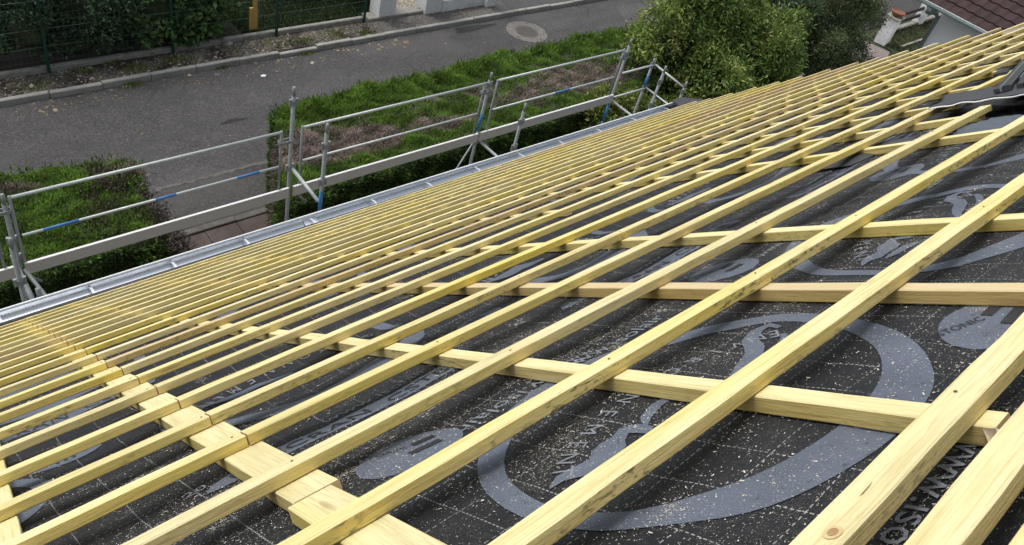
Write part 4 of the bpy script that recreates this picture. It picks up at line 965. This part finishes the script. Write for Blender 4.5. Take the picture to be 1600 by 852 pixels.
# clipped conifer hedges, 2.2 m wide
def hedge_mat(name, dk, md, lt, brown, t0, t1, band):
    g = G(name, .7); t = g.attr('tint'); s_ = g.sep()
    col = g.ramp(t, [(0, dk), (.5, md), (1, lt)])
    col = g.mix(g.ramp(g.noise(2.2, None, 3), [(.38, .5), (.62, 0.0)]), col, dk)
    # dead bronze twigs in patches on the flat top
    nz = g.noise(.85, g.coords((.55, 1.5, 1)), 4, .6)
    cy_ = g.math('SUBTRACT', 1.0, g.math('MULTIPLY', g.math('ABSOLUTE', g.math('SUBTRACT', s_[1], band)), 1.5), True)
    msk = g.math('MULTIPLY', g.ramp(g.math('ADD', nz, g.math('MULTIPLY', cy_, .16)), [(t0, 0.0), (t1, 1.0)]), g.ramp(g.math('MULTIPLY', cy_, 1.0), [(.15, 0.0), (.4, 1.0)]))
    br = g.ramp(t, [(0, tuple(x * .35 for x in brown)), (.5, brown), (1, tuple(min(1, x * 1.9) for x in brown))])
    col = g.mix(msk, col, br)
    g.color(col)
    tr = g.N('ShaderNodeBsdfTranslucent'); g.L(col, tr.inputs[0]); mx = g.N('ShaderNodeMixShader'); mx.inputs[0].default_value = .4
    g.L(g.b.outputs[0], mx.inputs[1]); g.L(tr.outputs[0], mx.inputs[2]); g.L(mx.outputs[0], g.nt.nodes['Material Output'].inputs['Surface'])
    return g.mat, msk
def hedge(name, outline_far, outline_near, h, label, mat, n_top, n_side, seed, ends=True, tall_far=True):
    """outline_* : lists of (x, y) from left to right"""
    r_ = np.random.default_rng(seed)
    p = empty(name, (outline_near[0][0], outline_near[0][1], 0)); ox, oy = p.location[0], p.location[1]; tag(p, label, 'hedge')
    fx = np.array([q[0] for q in outline_far]); fy = np.array([q[1] for q in outline_far]); nx = np.array([q[0] for q in outline_near]); ny = np.array([q[1] for q in outline_near])
    def pt(s, t):   # s along, t 0 near .. 1 far
        S_ = s * (len(fx) - 1); i = np.clip(S_.astype(int), 0, len(fx) - 2); q = S_ - i
        ax = fx[i] * (1 - q) + fx[i + 1] * q; ay = fy[i] * (1 - q) + fy[i + 1] * q; bx = nx[i] * (1 - q) + nx[i + 1] * q; by = ny[i] * (1 - q) + ny[i + 1] * q
        return bx * (1 - t) + ax * t, by * (1 - t) + ay * t
    def hz(x, y): return .05 * np.sin(2.1 * x + y) + .04 * np.sin(5.3 * x - 3 * y) + .03 * np.sin(11 * x + 7 * y)
    # body
    ns, nt_ = 60, 16; s, t = np.meshgrid(np.linspace(0, 1, ns + 1), np.linspace(0, 1, nt_ + 1), indexing='ij')
    X_, Y_ = pt(s.ravel(), t.ravel()); Zt = h - .07 + hz(X_, Y_) + r_.normal(0, .02, len(X_))
    top = np.stack([X_ - ox, Y_ - oy, Zt], -1); ix = np.arange(len(top)).reshape(ns + 1, nt_ + 1)
    F1 = np.stack([ix[:-1, :-1], ix[1:, :-1], ix[1:, 1:], ix[:-1, 1:]], -1).reshape(-1, 4)
    loop = np.concatenate([ix[:, 0], ix[-1, 1:], ix[::-1, -1][1:], ix[0, ::-1][1:]])
    bot = top[loop].copy(); cxm = top[:, 0].mean(); bot[:, 2] = 0.0
    b0 = len(top); nb = len(loop); F2 = np.stack([loop[:-1], b0 + np.arange(nb - 1), b0 + np.arange(1, nb), loop[1:]], -1)
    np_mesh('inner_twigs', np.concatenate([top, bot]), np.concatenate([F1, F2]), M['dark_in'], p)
    Ps, Ds, Ls, Ws, Ts = [], [], [], [], []
    # top sprigs
    s = r_.random(n_top); t = r_.random(n_top); x, y = pt(s, t); z = h - .10 + hz(x, y) + r_.uniform(0, .05, n_top)
    cl = np.sin(x * 7 + 3 * np.sin(y * 5)) * np.sin(y * 8 + x * 2)
    Ps.append(np.stack([x, y, z + .03 * cl], -1)); D = unit(np.stack([r_.normal(0, .45, n_top), r_.normal(0, .45, n_top), np.full(n_top, 1.0)], -1)); Ds.append(D)
    edge = sm(.78, 1.0, t) if tall_far else t * 0
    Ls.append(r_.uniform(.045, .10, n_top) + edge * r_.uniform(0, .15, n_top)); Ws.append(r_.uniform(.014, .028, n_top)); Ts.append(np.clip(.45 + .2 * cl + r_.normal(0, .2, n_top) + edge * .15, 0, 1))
    # sides: near, far, two ends
    for side, frac in (('near', .62), ('far', .18), ('left', .12), ('right', .08)):
        n = int(n_side * frac); a = r_.random(n)
        if side in ('near', 'far'):
            s, t = a, np.full(n, 0.0 if side == 'near' else 1.0); x, y = pt(s, t); nrm = np.array([0, -1.0 if side == 'near' else 1.0, 0])
        else:
            s, t = np.full(n, 0.0 if side == 'left' else .9999), a; x, y = pt(s, t); nrm = np.array([-1.0 if side == 'left' else 1.0, -.3 if side == 'left' else 0, 0])
        z = h * (1 - r_.random(n) ** 1.0 * .98)
        cl = np.sin(x * 8 + z * 5 + 2 * y) * np.sin(z * 9 - x * 3)
        Ps.append(np.stack([x, y, z], -1) + nrm * (.02 + .04 * cl[:, None] + r_.uniform(-.03, .05, (n, 1))))
        Ds.append(unit(nrm * .75 + r_.normal(0, .4, (n, 3)) + np.array([0, 0, .55])))
        Ls.append(r_.uniform(.06, .13, n)); Ws.append(r_.uniform(.02, .04, n)); Ts.append(np.clip(.06 + .16 * cl + r_.normal(0, .18, n), 0, 1))  # low tint paints the shade of the hedge sides into their sprigs
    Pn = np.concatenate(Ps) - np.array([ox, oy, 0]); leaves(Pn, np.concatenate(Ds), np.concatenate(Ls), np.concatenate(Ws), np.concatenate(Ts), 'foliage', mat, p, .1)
    return p
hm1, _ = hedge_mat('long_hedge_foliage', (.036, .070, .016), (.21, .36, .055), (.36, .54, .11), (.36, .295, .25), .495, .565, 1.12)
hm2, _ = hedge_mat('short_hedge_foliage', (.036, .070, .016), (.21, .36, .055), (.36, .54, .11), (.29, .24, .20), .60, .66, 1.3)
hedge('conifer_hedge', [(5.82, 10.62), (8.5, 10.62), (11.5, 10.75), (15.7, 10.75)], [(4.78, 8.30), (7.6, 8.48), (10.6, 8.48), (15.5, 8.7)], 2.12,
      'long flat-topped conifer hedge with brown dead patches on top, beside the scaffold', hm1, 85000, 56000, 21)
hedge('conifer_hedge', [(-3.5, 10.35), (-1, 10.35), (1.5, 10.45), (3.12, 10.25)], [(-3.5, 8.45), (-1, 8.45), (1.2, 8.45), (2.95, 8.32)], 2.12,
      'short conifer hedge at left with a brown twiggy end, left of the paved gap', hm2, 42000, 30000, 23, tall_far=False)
# bronze, half-dead twigs at the ragged end of the left hedge
M['twig'] = leaf_mat('bronze_twigs', (.03, .022, .017), (.10, .078, .062), (.23, .19, .155))
tw = crown([(2.75, 9.2, 1.85, .55, .9, .34), (3.0, 8.5, 1.5, .38, .5, .6), (3.05, 8.5, .8, .35, .5, .6), (2.95, 8.3, 1.3, .3, .3, .6)], 800, 18, .06, .018, .06, .0, 31, .5)
p = empty('dead_thuja', (2.9, 8.9, 0)); tag(p, 'bronze half-dead conifer bush at the right end of the left hedge', 'bush')
trunk(p, (0, 0, 0), [(-.1, .3, 1.7), (.1, -.3, 1.5)], .04); leaves(tw[0] - np.array([2.9, 8.9, 0]), tw[1], tw[2], tw[3], tw[4], 'foliage', M['twig'], p)
tw = crown([(2.8, 8.4, 1.75, .2, .2, .25), (3.0, 9.9, 1.9, .3, .35, .25)], 220, 16, .08, .022, .05, .0, 33, .5)
p = empty('conifer_shrub', (3.1, 8.6, 0)); tag(p, 'small green conifer tuft in front of the bronze twigs by the toe board', 'shrub'); trunk(p, (0, 0, 0), [(.05, -.3, 1.6), (-.1, 1.2, 1.7)], .03)
leaves(tw[0] - np.array([3.1, 8.6, 0]), tw[1], tw[2], tw[3], tw[4], 'foliage', hm2, p)
# weeds
def weeds(name, pts, n, label, mat, L_=.1):
    r_ = np.random.default_rng(len(label)); Pn = []
    for (x, y, s) in pts: Pn.append(np.stack([r_.normal(x, s, n), r_.normal(y, s * .5, n), np.full(n, .09 if y > 15.3 else .0)], -1))
    Pn = np.concatenate(Pn); D = unit(np.stack([r_.normal(0, .6, len(Pn)), r_.normal(0, .6, len(Pn)), np.full(len(Pn), .8)], -1))
    o = leaves(Pn, D, r_.uniform(.4, 1, len(Pn)) * L_, r_.uniform(.01, .02, len(Pn)), r_.random(len(Pn)), name, mat); tag(o, label, 'weeds', kind='stuff')
weeds('weeds', [(6.2, 15.7, .2), (1.4, 15.6, .25), (4.3, 15.85, .15), (10.2, 15.7, .25), (9.1, 15.2, .10), (9.3, 15.55, .12), (5.0, 15.2, .12), (4.9, 16.0, .10), (5.3, 15.6, .2), (7.0, 15.25, .08), (3.2, 15.6, .2), (8.9, 15.7, .25), (2.2, 15.35, .15), (11.0, 15.5, .1), (2.1, 14.9, .08)], 160, 'weeds growing along the far kerb', M['leaf_yel'], .09)

# ------------------------------------------------------------------ neighbour's plot at top right
sheet('neighbour_path', [(18.5, 6.2), (24.2, 7.4), (28.35, 9.05), (28.0, 10.2), (26.2, 10.3), (18.5, 8.2)], .012, None or fl)
g = G('pink_pavers', .85); br = g.N('ShaderNodeTexBrick'); br.inputs['Scale'].default_value = 2.6; br.inputs['Color1'].default_value = (.21, .17, .16, 1); br.inputs['Color2'].default_value = (.28, .245, .225, 1); br.inputs['Mortar'].default_value = (.10, .09, .075, 1); br.inputs['Mortar Size'].default_value = .02
g.L(g.coords(), br.inputs['Vector']); pk = g.color(br.outputs[0])
bpy.data.objects['neighbour_path'].data.materials[0] = pk
sheet('lawn', [(24.3, 7.3), (26.0, 5.0), (45, 5.0), (45, 10.1), (28.5, 10.1), (28.5, 9.05)], .016, grd)
def tufts(name, n, pf, L_, mat, label):
    r_ = np.random.default_rng(77); Pn = []
    while len(Pn) < n:
        q = pf(r_); 
        if q: Pn.append(q)
    Pn = np.array(Pn); D = unit(np.stack([r_.normal(0, .4, n), r_.normal(0, .4, n), np.full(n, .9)], -1))
    o = leaves(Pn, D, r_.uniform(.5, 1.2, n) * L_, r_.uniform(.012, .03, n), r_.random(n), name, mat); tag(o, label, 'grass', kind='stuff')
def lawnp(r_):
    x, y = r_.uniform(24.4, 36), r_.uniform(6.5, 10.0)
    if y < 7.35 + (x - 24.3) * .41 - (0 if x > 28.4 else 0) and x < 28.4 or x >= 28.6: return (x, y, .016)
M['grassb'] = leaf_mat('dry_grass', (.03, .045, .012), (.075, .095, .028), (.19, .17, .085), (.16, .12, .07), (.52, .62), .9)
tufts('lawn_grass', 9000, lawnp, .11, M['grassb'], 'rough patchy grass of the neighbouring plot')
def lawn2(r_):
    return (r_.uniform(8.0, 12.0), r_.uniform(16.2, 19), .11)
tufts('lawn_grass', 16000, lawn2, .08, leaf_mat('short_lawn', (.016, .034, .010), (.04, .072, .020), (.08, .12, .04)), 'short dark lawn behind the mesh fence')
sheet('neighbour_road', rect(28.5, 90, 10.45, 11.7), .006, M['walk'])
# white pillar with a flower bowl
np_ = empty('gate_pillar', (28.75, 9.62, 0)); tag(np_, 'short white pillar carrying a terracotta bowl in the neighbouring plot', 'pillar')
np_.rotation_euler = (0, 0, .12)
mb = MB(); mb.box(-.24, .24, -.20, .20, 0, .98, cham=.012); mb.build('shaft', M['white_wall'], np_)
mb = MB(); mb.box(-.30, .30, -.26, .26, .981, 1.04, cham=.01); mb.build('cap', M['edging'], np_)
pot = empty('flower_bowl', (28.78, 9.62, 1.042)); tag(pot, 'round terracotta bowl standing on the short white pillar', 'bowl')
mb = MB(); n = 24; prf = [(0.0, 0), (.13, 0), (.20, .07), (.225, .13), (.245, .14), (.245, .165), (.215, .165), (.20, .12), (0.0, .115)]
vs = [(r1 * math.cos(2 * math.pi * k / n), r1 * math.sin(2 * math.pi * k / n), z) for r1, z in prf for k in range(n)]
mb.add(vs, [(i * n + k, i * n + (k + 1) % n, (i + 1) * n + (k + 1) % n, (i + 1) * n + k) for i in range(len(prf) - 1) for k in range(n)]); mb.build('bowl', plain('terracotta', (.24, .075, .042), .7, 0, .3, 10), pot, True)
mb = MB(); mb.tube([(0, 0, .112), (0, 0, .135)], .19, 20); mb.build('soil', plain('dry_soil', (.22, .11, .06), .95, 0, .5, 30), pot)
o = MB().box(29.1, 37, 9.90, 10.08, -.02, .11, cham=.006).build('low_wall', M['edging']); tag(o, 'low white wall under the dark rail fence of the neighbour', 'wall')
rf_ = empty('rail_fence', (32.4, 10.0, .17)); tag(rf_, 'dark wooden two-rail fence with white posts running to the neighbour house', 'fence')
M['rail'] = plain('dark_stained_rail', (.045, .036, .028), .8, 0, .3, 5)
for zz in (.12, .42):
    mb = MB(); mb.box(-3.4, 4.6, -.025, .025, zz, zz + .13, cham=.005); mb.build('rail', M['rail'], rf_)
for xx in (0, 3.2):
    mb = MB(); mb.box(xx - .19, xx + .19, -.15, .15, -.16, .74, cham=.012); mb.build('post', M['white_wall'], rf_)
mb = MB(); mb.box(29.2, 31.3, 9.02, 9.10, .0, .09); o = mb.build('lawn_kerb', M['edging']); tag(o, 'thin pale edging line across the neighbour lawn', 'edging')
# neighbour house
nh = empty('white_house', (25.1, 7.24, 0)); tag(nh, 'white rendered house with dark brown tiled roof beyond the verge', 'house')
M['nwall'] = plain('white_render', (.88, .88, .89), .9, 0, .08, 1.2, .15)
HX, HY, EH = 8.4, -9.0, 3.52
mb = MB(); sl = math.tan(math.radians(31)); rx = HX / 2
mb.add([(0, 0, 0), (HX, 0, 0), (HX, 0, EH), (rx, 0, EH + rx * sl), (0, 0, EH), (0, HY, 0), (HX, HY, 0), (HX, HY, EH), (rx, HY, EH + rx * sl), (0, HY, EH)],
       [(0, 1, 2, 3, 4)[::-1], (5, 6, 7, 8, 9), (0, 4, 9, 5), (1, 6, 7, 2), (0, 5, 6, 1)]); mb.build('wall', M['nwall'], nh)
g = G('brown_roof_tiles', .8); n = g.noise(3, None, 4); s_ = g.sep()
tl = g.color(g.mix(g.ramp(g.noise(40, None, 3, .8), [(.62, 0.0), (.78, .5)]), g.ramp(n, [(.3, (.026, .012, .012)), (.7, (.050, .022, .021))]), (.15, .13, .13)))
def tile_roof(side):
    mb = MB(); ov = .62; th = .335; tw_ = .30; y0_, y1_ = .55, HY - .3
    rows_ = int((rx + ov) / math.cos(math.radians(31)) / th) + 1
    ny_ = 260; ys = np.linspace(y0_, y1_, ny_); vs = []; fs = []
    ca, sa = math.cos(math.radians(31)), math.sin(math.radians(31))
    for r1 in range(rows_):
        for e in (0, 1):
            d_ = (r1 + e) * th + (.0 if e == 0 else .02); lift = .045 if e == 0 else .012
            for y in ys:
                ph = ((y / tw_) % 1.0); prof_ = .022 * max(0, math.sin(math.pi * min(1, ph / .6))) if ph < .6 else 0.0
                x_ = -ov + d_ * ca - lift * sa; z_ = EH - ov * sl + d_ * sa + (lift + prof_) * ca + .03
                vs.append((x_ if side > 0 else HX - x_, y, z_))
    for r1 in range(rows_):
        b = r1 * 2 * ny_
        for k in range(ny_ - 1):
            fs.append((b + k, b + k + 1, b + ny_ + k + 1, b + ny_ + k))
            if r1 + 1 < rows_: fs.append((b + ny_ + k, b + ny_ + k + 1, b + 2 * ny_ + k + 1, b + 2 * ny_ + k))
    # front edge of the first course
    b = len(vs)
    for y in ys: vs.append(((-ov if side > 0 else HX + ov), y, EH - ov * sl + .0))
    for k in range(ny_ - 1): fs.append((k, k + 1, b + k + 1, b + k))
    mb.add(vs, fs); return mb
rf1 = tile_roof(1).build('roof', tl, nh); rf2 = tile_roof(-1).build('roof', tl, nh)
mb = MB(); zb = EH - .62 * sl
mb.add([(-.62, .5, zb - .01), (rx, .5, EH + rx * sl - .02), (rx, -9.2, EH + rx * sl - .02), (-.62, -9.2, zb - .01), (HX + .62, .5, zb - .01), (HX + .62, -9.2, zb - .01)], [(0, 1, 2, 3), (1, 4, 5, 2)]); mb.build('roof_boarding', plain('boarding', (.25, .24, .23), .8), nh)
M['gmetal'] = metal_mat('weathered_grey_gutter', (.26, .32, .32), .5, .4, .3)
mb = MB(); ge = zb + .02; mb.tube([(-.70, .62, ge), (-.70, -9.2, ge)], .065, 12); mb.build('gutter', M['gmetal'], nh, True)
mb = MB(); mb.tube([(-.74, .62, ge + .06), (-.74, -9.2, ge + .06)], .016, 6); mb.build('gutter_lip', plain('pale_lip', (.55, .58, .57), .5), nh, True)
mb = MB(); mb.tube([(-.70, .25, ge - .05), (-.62, .18, ge - .20), (-.20, .08, ge - .30), (-.07, .05, ge - .42), (-.06, .04, .05)], .055, 12); mb.build('downpipe', M['gmetal'], nh, True)
mb = MB(); mb.tube([(-.62, .18, ge - .06), (-.62, .18, ge - .26)], .10, 12); mb.build('rainwater_head', M['gmetal'], nh, True)
